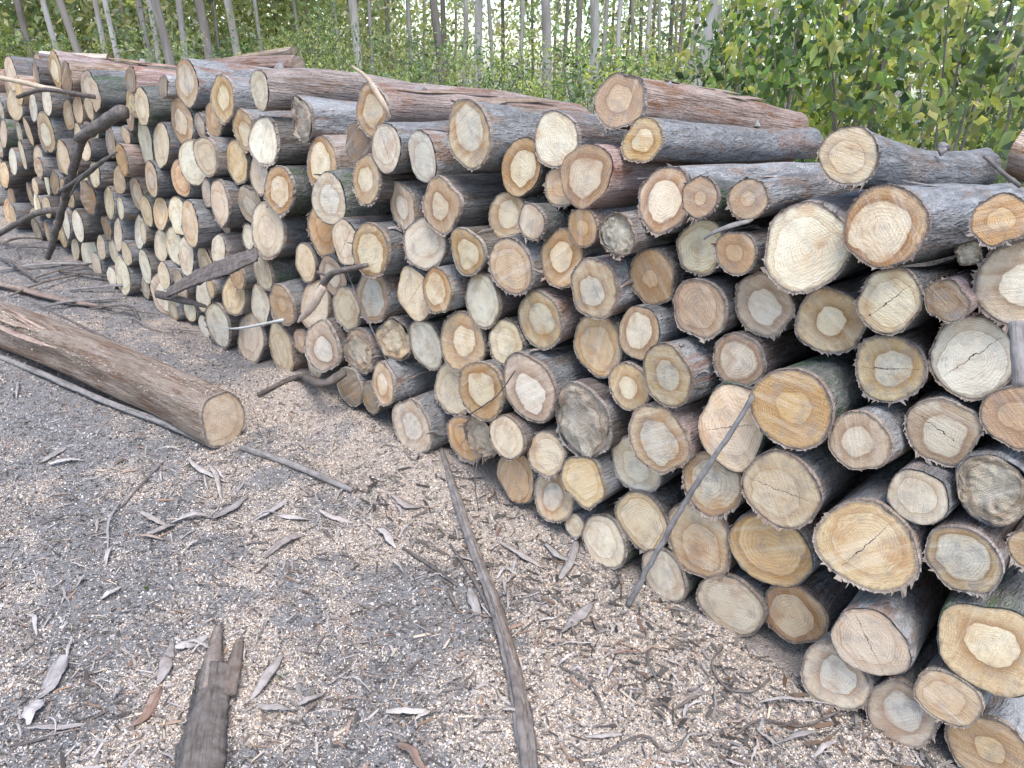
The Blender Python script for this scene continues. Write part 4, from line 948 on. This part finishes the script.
# curled vines at the base on the right
for q, (pp, lab) in enumerate([([(722, 650), (712, 668), (728, 690), (752, 693), (770, 678)], 'Dark curled vine loop lying at the pile base below the plain tan face'),
                                ([(735, 735), (760, 722), (800, 728), (838, 716)], 'Thin dark vine snaking over sawdust toward bottom right logs'),
                                ([(655, 640), (648, 665), (662, 690)], 'Short dark curled twig on sawdust below the leaning stick'),
                                ([(600, 755), (640, 742), (668, 752), (690, 735)], 'Thin curled root lying on sawdust at the bottom right of center'),
                                ([(560, 668), (590, 690), (606, 715)], 'Small dark bent twig on the sawdust right of the long bark strip')]):
    piece('twig', lab, 'twig', [sweep([G2(x, y, .008 + .012 * (i % 2)) for i, (x, y) in enumerate(pp)], .007, .007, n=26, seed=50 + q, wob=.001)], M_DARK)

# litter of strips at the far left, before the pile
TL = [(20, 262, 60, 252), (0, 274, 90, 268), (30, 283, 128, 262), (60, 276, 130, 285), (10, 300, 80, 278), (70, 292, 150, 300), (84, 262, 140, 252), (-10, 252, 45, 243),
      (100, 300, 160, 318), (40, 310, 120, 300), (120, 275, 170, 290), (0, 262, 40, 285), (50, 250, 100, 240), (130, 318, 200, 335), (150, 300, 185, 310), (90, 310, 140, 322)]
for q, (x0, y0, x1, y1) in enumerate(TL):
    g = np.random.default_rng(400 + q); a, b = G2(x0, y0, .02), G2(x1, y1, .02)
    mid = (a + b) / 2 + np.array([g.normal(0, .06), g.normal(0, .06), g.uniform(.01, .05)])
    w = g.uniform(.012, .042)
    piece('bark_strip', 'Long curved bark strip in the dark litter heap before the far left pile', 'bark strip',
          [sweep([a, mid, b], [w * .4, w, w * .5], w * .45, n=24, seed=430 + q, rough=.15, curl=-.2)], [M_DARK, M_STICK, M_SLAB, M_DARK][q % 4], 'bark strips heaped at far left')

# curled bark flakes with places of their own
FLK = [([(64, 656), (52, 680), (40, 698)], 20, 'Broad pale bark flake near the left edge of the foreground'),
       ([(40, 700), (34, 712), (28, 724)], 16, 'Small pale flake just below the broad pale one at lower left'),
       ([(28, 731), (56, 728), (86, 723)], 8, 'Narrow straight pale flake at the bottom left corner'),
       ([(172, 645), (165, 668), (158, 686)], 15, 'Pale oblong flake just left of the dark slab, upper one'),
       ([(162, 689), (148, 710), (130, 726)], 15, 'Brownish oblong flake just left of the dark slab, lower one'),
       ([(176, 651), (192, 645), (207, 637)], 13, 'Pale flake at the tip of the dark slab'),
       ([(282, 655), (266, 676), (250, 694)], 12, 'Pale narrow flake just right of the dark slab'),
       ([(258, 702), (276, 708), (298, 706)], 10, 'Bright curved flake right of the dark slab, lying crosswise'),
       ([(298, 704), (312, 698), (326, 689)], 9, 'Greyish flake touching the bright curved one at its right tip'),
       ([(141, 516), (156, 526), (170, 530)], 8, 'Curved grey flake in the middle left, first of a wavy line'),
       ([(148, 540), (164, 536), (176, 528)], 10, 'Flat grey flake under the wavy line of flakes at left'),
       ([(172, 528), (195, 522), (214, 519)], 8, 'Thin wavy grey flake in the middle of the left ground'),
       ([(214, 520), (230, 510), (246, 498)], 13, 'Twisted broad flake ending the wavy line of flakes'),
       ([(256, 520), (272, 512), (288, 500)], 8, 'Slim grey flake just right of the twisted broad one'),
       ([(276, 514), (294, 519), (310, 520)], 10, 'Pale flake lying level right of the twisted broad one'),
       ([(264, 560), (284, 548), (304, 536)], 11, 'Bluish grey flake below the level pale one'),
       ([(188, 464), (204, 476), (226, 483)], 9, 'White curled flake below the fallen log cut end'),
       ([(42, 463), (54, 455), (66, 446)], 10, 'Pale flake left of center under the fallen log'),
       ([(50, 466), (68, 464), (84, 462)], 7, 'Thin flat flake beside the pale one under the fallen log'),
       ([(102, 602), (112, 596), (122, 590)], 8, 'Small pale flake alone on grey ground at left'),
       ([(386, 710), (406, 715), (432, 714)], 9, 'Pale narrow flake right of dark slab, near bottom center'),
       ([(398, 745), (410, 755), (424, 768)], 13, 'Brownish curled flake at bottom edge left of the bark strip'),
       ([(470, 590), (474, 604), (480, 620)], 15, 'Oval grey flake touching the long bark strip on its left'),
       ([(562, 634), (578, 618), (592, 604)], 13, 'Pale leaf-shaped flake on sawdust right of the long strip'),
       ([(586, 735), (604, 737), (622, 734)], 8, 'Slim pale flake at bottom right of the long strip'),
       ([(560, 580), (572, 560), (576, 540)], 12, 'Grey bark piece standing near the frayed small bottom log'),
       ([(545, 548), (560, 560), (580, 566)], 11, 'Grey bark strip lying below the bottom row at center'),
       ([(500, 545), (525, 560), (548, 570)], 8, 'Long thin grey strip below orange bottom face'),
       ([(758, 702), (790, 703), (842, 706)], 4, 'White thin straw lying level before the bottom right logs'),
       ([(770, 745), (800, 740), (826, 734)], 9, 'Grey flake in the bottom right on sawdust'),
       ([(814, 756), (824, 748), (836, 742)], 8, 'Small cream wood chip lying before the bottom row log'),
       ([(378, 530), (388, 540), (396, 548)], 12, 'Curled grey flake left of the short dark stick'),
       ([(392, 498), (408, 506), (424, 508)], 10, 'Pale flake above the short dark stick'),
       ([(320, 512), (336, 520), (352, 524)], 9, 'Grey flake below tip of the grey straight stick'),
       ([(210, 470), (216, 484), (222, 500)], 7, 'Thin curl hanging by the white curled flake below the fallen log'),
       ([(120, 505), (112, 530), (108, 552)], 3, 'Very thin straw on grey ground at left')]
def flake(pp, wpx, label, seed, mat, group=None, name='bark_flake'):
    g = np.random.default_rng(seed)
    P = [G2(x, y, .006) for x, y in pp]; d = np.linalg.norm(P[1] - np.array([0, 0, EYE])); w = wpx * d / F * 0.85
    P[1] = P[1] + np.array([0, 0, g.uniform(.004, .02)]); P[0] = P[0] + np.array([0, 0, g.uniform(0, .012)])
    return piece(name, label, 'bark flake', [sweep(P, [w * .4, w * .85, w * .95, w * .8, w * .3], .0018, n=20, sides=8, curl=g.uniform(-.2, .12), seed=seed, rough=.20, wob=.0012, roll=[g.normal(0, .35), g.normal(0, .15), g.normal(0, .4)])], mat, group)
for q, (pp, w, lab) in enumerate(FLK):
    flake(pp, w, lab, 600 + q, M_FLAKEB if 'rown' in lab else M_FLAKE)
g = np.random.default_rng(77)
for q in range(150):
    for _ in range(50):
        px, py = g.uniform(0, 900), g.uniform(330, 766)
        lim = 245 + 0.585 * px
        if py > lim + 18 and not (px < 240 and py < 330 + px * .5): break
    if q >= 95: px = g.uniform(420, 800); py = min(766, 268 + .585 * px + abs(g.normal(25, 25)))
    a = g.uniform(0, 3.14); l = g.uniform(5, 14) * (.6 + py / 900); dx, dy = l * math.cos(a), l * math.sin(a) * .6
    flake([(px - dx, py - dy), (px, py), (px + dx, py + dy)], g.uniform(1.5, 4.5) * (.5 + py / 1100), 'Little curled bark scrap scattered on the sawdust ground', 800 + q, [M_FLAKE, M_FLAKE, M_FLAKEB, M_SLAB][int(g.integers(4))], 'small bark scraps on the ground', name='bark_scrap')
# tiny green sprouts
def leaf_mesh(name, P, D, L, W, C, seed=0, fold=.25):
    g = np.random.default_rng(seed); n = len(P)
    D = D / (np.linalg.norm(D, axis=1)[:, None] + 1e-9)
    q = g.normal(0, 1, (n, 3)); S = np.cross(D, q); S /= np.linalg.norm(S, axis=1)[:, None] + 1e-9; U = np.cross(S, D)
    L = L[:, None]; W = W[:, None]
    base = P; tip = P + D * L - U * L * .12; midp = P + D * L * .45 + U * W * fold
    lft = P + D * L * .42 + S * W * .5; rgt = P + D * L * .42 - S * W * .5
    V = np.stack([base, lft, tip, rgt, midp], 1).reshape(-1, 3); o = np.arange(n)[:, None] * 5
    f = np.concatenate([o + np.array([[0, 4, 1]]), o + np.array([[1, 4, 2]]), o + np.array([[2, 4, 3]]), o + np.array([[3, 4, 0]])], 0)
    me = mesh_np(name, V, None, f, smooth=True); cattr(me, 'tint', np.repeat(C, 5, 0)); return me
def leaf_material(name, trans=0.45):
    k = NT(name); c = k.attr('tint').outputs['Color']; rn = k.rand()
    c = hsv_vary(k, c, rn, .03, .3, .35)
    d = k.n('ShaderNodeBsdfPrincipled'); k.set(d.inputs['Base Color'], c); d.inputs['Roughness'].default_value = .45; d.inputs['Specular IOR Level'].default_value = .4
    t = k.n('ShaderNodeBsdfTranslucent'); k.set(t.inputs[0], k.mix(1.0, c, (1.35, 1.25, .6), 'MULTIPLY'))
    mx = k.n('ShaderNodeMixShader'); mx.inputs[0].default_value = trans
    k.t.links.new(d.outputs[0], mx.inputs[1]); k.t.links.new(t.outputs[0], mx.inputs[2]); k.t.links.new(mx.outputs[0], k.out.inputs[0]); return k.m
M_LEAF = leaf_material('leaf', .52); M_LEAFY = leaf_material('bright_leaf', .6)
for q, (px, py, lab) in enumerate([(147, 590, 'Tiny green sprout on grey ground at left'), (281, 674, 'Tiny green sprout right of the dark slab'), (440, 530, 'Tiny green weed beside the long bark strip'), (210, 316, 'Green sprig of leaves growing at the left pile base')]):
    g = np.random.default_rng(90 + q); n = 14 if q < 3 else 26; s = .012 if q < 3 else .06
    P = np.tile(G2(px, py, .004), (n, 1)) + g.normal(0, s * .3, (n, 3)) * [1, 1, .2]; D = g.normal(0, 1, (n, 3)); D[:, 2] = abs(D[:, 2]) + .3
    me = leaf_mesh('sprout', P, D, g.uniform(.6, 1.4, n) * s, g.uniform(.25, .5, n) * s, np.tile([.09, .16, .04], (n, 1)) * g.uniform(.7, 1.3, (n, 1)), q)
    o = link('sprout', me, M_LEAF); recentre(me, o); tag(o, lab, 'sprout')

# ------------------------------------------------------------------ the wood behind
TREE_UP = np.array([0.0103, -0.1131, 0.9935])
def trunk_material(name, a, b, pale):
    k = NT(name); co = k.coord(); rn = k.rand(); cs = k.vmath('ADD', co, k.vmath('SCALE', (5., 3., 8.), scale=k.math('MULTIPLY', rn, 31.0)))
    n1 = k.noise(k.vmath('MULTIPLY', cs, (1, 1, .12)), 22.0, 5.0, .65); n2 = k.noise(k.vmath('MULTIPLY', cs, (1, 1, .35)), 4.0, 4.0, .6)
    c = k.mix(k.remap(n2, .4, .6), a, b); c = k.mix(k.math('MULTIPLY', k.remap(n1, .5, .7), .6), c, pale)
    c = hsv_vary(k, c, rn, .03, .3, .4); k.principled(c, .8, k.bump(n1, .6, .02), .2); return k.m
M_TRUNK = trunk_material('pale_trunk', (.34, .32, .29), (.25, .225, .20), (.45, .43, .40))
M_TRUNKB = trunk_material('brown_trunk', (.20, .175, .155), (.145, .125, .11), (.29, .265, .24))
LIT_GREENS = 1.2 * np.array([(.085, .135, .050), (.12, .175, .060), (.18, .235, .080), (.08, .125, .070), (.25, .28, .095), (.14, .17, .095)])  # leaf greens raised: sunlight in the wood is painted into their colour
LIT_BRIGHT = 1.4 * np.array([(.17, .22, .06), (.25, .29, .08), (.11, .165, .055), (.33, .33, .12), (.075, .12, .05), (.07, .11, .055)])  # yellow-green leaf palette, also lightened to carry painted sunlight
def leaf_cloud(g, centres, per, spread, llen, lw, pal, droop=.6):
    n = len(centres) * per
    c = np.repeat(centres, per, 0); P = c + g.normal(0, 1, (n, 3)) * spread
    D = g.normal(0, 1, (n, 3)); D[:, 2] -= droop
    cl = g.integers(0, len(pal), len(centres)); C = np.clip(np.repeat(pal[cl], per, 0) * np.clip(np.exp(g.normal(.08, .42, (n, 1))), .4, 2.3), 0, .55)  # wide per-leaf brightness spread paints sun glints into the tint
    return P, D, g.uniform(.6, 1.3, n) * llen, g.uniform(.7, 1.2, n) * lw, C
def make_tree(seed, d, height, lean, mat):
    g = np.random.default_rng(seed)
    root = empty('eucalyptus_tree', (0, 0, 0))
    pts = [np.array([lean[0] * h * .5 * (h / height), lean[1] * h, h]) + g.normal(0, .03 * h ** .5, 3) * [1, 1, 0] for h in np.linspace(0, height, 7)]; pts[0][2] = -.4
    tr = [sweep(pts, [d * 1.2, d * 1.0, d * .95, d * .85, d * .7, d * .45, d * .2], [d * 1.2, d, d * .95, d * .85, d * .7, d * .45, d * .2], n=24, sides=12, seed=seed, rough=.05, up=(0, 1, 0))]
    cen = []
    c = catmull(pts, 40)
    for _ in range(14):
        i = int(g.uniform(18, 38)); a = g.uniform(0, 6.28); L = g.uniform(.6, 1.7) * (1.3 - i / 60)
        e = c[i] + np.array([math.cos(a) * L, math.sin(a) * L, L * g.uniform(.2, .9)])
        tr.append(sweep([c[i], (c[i] + e) / 2 + [0, 0, -.05], e], [d * .3, d * .2, d * .06], [d * .3, d * .2, d * .06], n=8, sides=5, seed=seed + i, up=(.1, .2, 1)))
        for u in (.55, .8, 1.0): cen.append(c[i] + (e - c[i]) * u + g.normal(0, .15, 3))
    link('trunk', sweep_mesh('trunk', tr), mat, root)
    P, D, L, W, C = leaf_cloud(g, np.array(cen), 40, .24, .15, .035, LIT_GREENS, 1.2)
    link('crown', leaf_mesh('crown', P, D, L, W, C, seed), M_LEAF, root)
    return root
def bearing(px, dist, py=60):
    d = ray(px, py); h = np.array([d[0], d[1]]) / math.hypot(d[0], d[1]); return h * dist
trees = [make_tree(900 + q, .20, 9.5 + q * .6, (.02 * (q - 1), -.02), [M_TRUNK, M_TRUNKB, M_TRUNK, M_TRUNKB][q]) for q in range(4)]
rot_up = Vector((0, 0, 1)).rotation_difference(Vector(TREE_UP))
TR = [  # photo x, distance, trunk width in metres, kind, label, group
 (74, 15, .11, 1, 'Dark leaning trunk at the far left of the wood'),
 (30, 24, .16, 1, None), (104, 22, .12, 0, None), (128, 26, .12, 2, None), (147, 20, .12, 0, 'Thin pale tree among the left trunks'),
 (157, 22, .12, 2, None), (166, 14, .13, 1, 'Thick leaning brown trunk above the left pile top'), (184, 19, .13, 0, 'Slender pale trunk right of the thick leaning one'),
 (205, 18, .17, 3, None), (236, 24, .22, 0, None), (282, 30, .16, 1, None), (318, 28, .16, 2, None), (357, 17, .17, 0, 'Pale bluish trunk above the middle left of pile'),
 (392, 26, .14, 3, None), (440, 21, .20, 1, 'Dim brown trunk behind leaves in the middle of the wood'), (447, 25, .15, 3, None), (464, 24, .14, 0, None), (479, 17, .16, 0, 'Straight pale grey trunk in the middle of the wood'),
 (504, 28, .12, 3, None), (546, 16, .17, 2, 'Light grey trunk left of the highest log'), (566, 26, .12, 1, None), (580, 22, .15, 1, None), (594, 17, .18, 2, 'Pale double-looking trunk above the highest log'), (612, 30, .10, 3, None),
 (627, 32, .11, 3, None), (641, 28, .12, 3, None), (655, 30, .11, 1, None), (668, 27, .13, 3, None), (681, 24, .12, 1, None),
 (702, 14, .19, 0, 'Smooth bluish white trunk leaning right, behind the highest log'), (752, 13, .14, 3, 'Brown trunk half hidden by leaves left of the bright bush'),
 (792, 11, .13, 2, 'Pale trunk standing behind bright leaves near the top right'), (738, 30, .11, 3, None), (845, 22, .16, 1, None), (905, 18, .16, 0, None), (960, 22, .18, 2, None), (1010, 17, .15, 3, None),
 (412, 23, .11, 0, None), (424, 30, .11, 2, None), (455, 32, .10, 0, None), (492, 22, .10, 2, None), (520, 24, .13, 0, None), (533, 30, .10, 1, None), (556, 31, .11, 0, None), (605, 24, .12, 2, None), (620, 21, .12, 0, None), (634, 26, .10, 2, None), (648, 22, .11, 0, None), (661, 25, .10, 2, None), (675, 30, .10, 0, None), (690, 22, .13, 2, None), (716, 26, .12, 0, None), (728, 24, .10, 2, None), (770, 20, .12, 0, None), (815, 24, .13, 2, None), (870, 20, .12, 0, None), (930, 24, .13, 0, None), (340, 22, .10, 0, None), (300, 25, .10, 2, None), (262, 22, .09, 0, None), (220, 26, .10, 2, None), (116, 17, .09, 0, None), (54, 19, .10, 2, None), (372, 24, .11, 0, None), (-40, 20, .18, 0, None), (1060, 15, .18, 2, None), (-90, 16, .2, 1, None)]
for n_, (px, dist, d, kd, lab) in enumerate(TR):
    o = copy_tree(trees[kd]); b = bearing(px, dist)
    o.location = (b[0], b[1], 0); s = d / .20; hs = random.Random(n_).uniform(.9, 1.15); o.scale = (s, s, hs)
    o.rotation_mode = 'QUATERNION'
    from mathutils import Quaternion
    lean = random.Random(n_ + 50).gauss(0, .03) + (.10 if px == 702 else 0) - (.09 if px in (166, 74) else 0)
    ax = Vector(R.T[2]).normalized() if False else Vector((-b[1], b[0], 0)).normalized()
    fwd = Vector((b[0], b[1], 0)).normalized()
    o.rotation_quaternion = Quaternion(fwd, lean) @ rot_up @ Quaternion((0, 0, 1), random.Random(n_ + 9).uniform(0, 6.28))
    uv = o.rotation_quaternion @ Vector((0, 0, 1)); o.location.x -= uv.x / uv.z * 1.7; o.location.y -= uv.y / uv.z * 1.7
    tag(o, lab or 'Slender straight tree standing deep in the wood behind the pile', 'tree', None if lab else 'slender trees deep in the wood')
for t_ in trees:
    for ch in list(t_.children): bpy.data.objects.remove(ch)
    bpy.data.objects.remove(t_)

def make_shrub(seed, h, wdt, pal, ll, lw, ncl, per, mat, name, droop=.5):
    g = np.random.default_rng(seed); root = empty(name, (0, 0, 0)); cen = []; st = []
    for q in range(7):
        a = g.uniform(0, 6.28); hh = h * g.uniform(.6, 1.05); rr = wdt * g.uniform(.15, .9)
        e = np.array([math.cos(a) * rr, math.sin(a) * rr, hh]); mid = e * [.35, .35, .55]
        st.append(sweep([np.array([0, 0, -.1]), mid, e], [.03, .018, .006], [.03, .018, .006], n=10, sides=5, seed=seed + q, up=(.2, .1, .3)))
        c = catmull([np.zeros(3), mid, e], 12)
        for _ in range(ncl // 7):
            i = int(g.uniform(2, 12)); cen.append(c[i] + g.normal(0, 1, 3) * wdt * [.30, .30, .16])
    link('stem', sweep_mesh('stem', st), M_TRUNKB, root)
    cen = np.array(cen); cen[:, 2] = np.clip(cen[:, 2], .05, None)
    P, D, L, W, C = leaf_cloud(g, cen, per, wdt * .10, ll, lw, pal, droop)
    link('foliage', leaf_mesh('foliage', P, D, L, W, C, seed), mat, root); return root
SH = [make_shrub(20, 2.3, 1.0, LIT_GREENS, .085, .034, 90, 26, M_LEAF, 'shrub'), make_shrub(21, 2.0, .9, LIT_GREENS[1:], .07, .032, 100, 26, M_LEAF, 'shrub'),
      make_shrub(22, 2.7, .8, LIT_GREENS, .10, .028, 84, 24, M_LEAF, 'shrub', 1.0), make_shrub(23, 2.1, 1.0, LIT_BRIGHT, .065, .032, 100, 24, M_LEAFY, 'shrub'),
      make_shrub(24, 2.6, .8, LIT_BRIGHT, .10, .06, 84, 12, M_LEAFY, 'broadleaf_bush', .3)]
g = np.random.default_rng(5); spots = []
for px in np.arange(-120, 1150, 46):
    for dist in (8.2, 11.5, 15.5, 20.5):
        x = px + g.normal(0, 22); dd = dist * g.uniform(.88, 1.14)
        if px < 430: dd *= 1.25
        b = bearing(x, dd)
        if b[1] < 4.3: continue
        spots.append((x, dd, b))
for n_, (x, dd, b) in enumerate(spots):
    right = x > 640
    kd = int(g.choice([3, 3, 1, 0, 2]) if right else (g.choice([0, 1, 2, 3], p=[.3, .26, .24, .20])))
    if g.random() < (.55 if right else .08) and dd < 22: continue
    o = copy_tree(SH[kd]); s = g.uniform(.7, 1.15) * (.85 if dd < 12 else 1.05) * (1.12 if right and dd > 7.5 else 1.0); o.location = (b[0], b[1], -.05); o.scale = (s, s, s * g.uniform(.8, 1.1)); o.rotation_euler = (-.11, 0, g.uniform(0, 6.28))
    lab = 'Shrub with sunlight painted into its yellow-green leaves, growing behind the pile among the trees' if kd == 3 else ['Dense mid-green leafy shrub in the undergrowth behind the pile', 'Small-leaved green shrub in the undergrowth behind the pile', 'Tall narrow-leaved sapling shrub in the undergrowth behind the pile'][kd]
    tag(o, lab, 'shrub', ['dense green shrubs behind the pile', 'small-leaved shrubs behind the pile', 'narrow-leaved shrubs behind the pile', 'yellow-green shrubs behind the pile'][kd])
BL = [(800, 7.6, 1.1, 'Broad-leaved bright bush hanging into the top right, nearest to center'), (890, 7.2, 1.1, 'Broad-leaved yellow-green bush behind the greyish-cream log'), (985, 6.6, 1.05, 'Broad-leaved bush behind the pile at the right edge'),
      (850, 9.6, 1.35, 'Tall broad-leaved bush farther behind the right end of pile'), (1025, 8.4, 1.2, 'Tall broad-leaved bush in the top right corner'), (745, 9.2, 1.1, 'Broad-leaved bush behind the long grey top log')]
for n_, (px, dist, s, lab) in enumerate(BL):
    o = copy_tree(SH[4]); b = bearing(px, dist); o.location = (b[0], b[1], -.05); o.scale = (s, s, s * 1.25); o.rotation_euler = (-.11, 0, n_ * 1.3); tag(o, lab, 'bush')
for t_ in SH:
    for ch in list(t_.children): bpy.data.objects.remove(ch)
    bpy.data.objects.remove(t_)
# the far wood closes the view as one mass
g = np.random.default_rng(15); N = 4600
cx = g.uniform(-160, 1190, N); cx = np.where((cx > 400) & (cx < 1100) & (g.random(N) < .5), g.uniform(-160, 400, N), cx); dist = g.uniform(24, 42, N)
cen = np.array([np.append(bearing(a, d_), 0) for a, d_ in zip(cx, dist)]); cen[:, 2] = g.uniform(-.2, 9.0, N)
P, D, L, W, C = leaf_cloud(g, cen, 34, .42, .26, .12, LIT_GREENS * 2.0 + .05, .5)  # paler greens: distance haze painted into the leaf colour
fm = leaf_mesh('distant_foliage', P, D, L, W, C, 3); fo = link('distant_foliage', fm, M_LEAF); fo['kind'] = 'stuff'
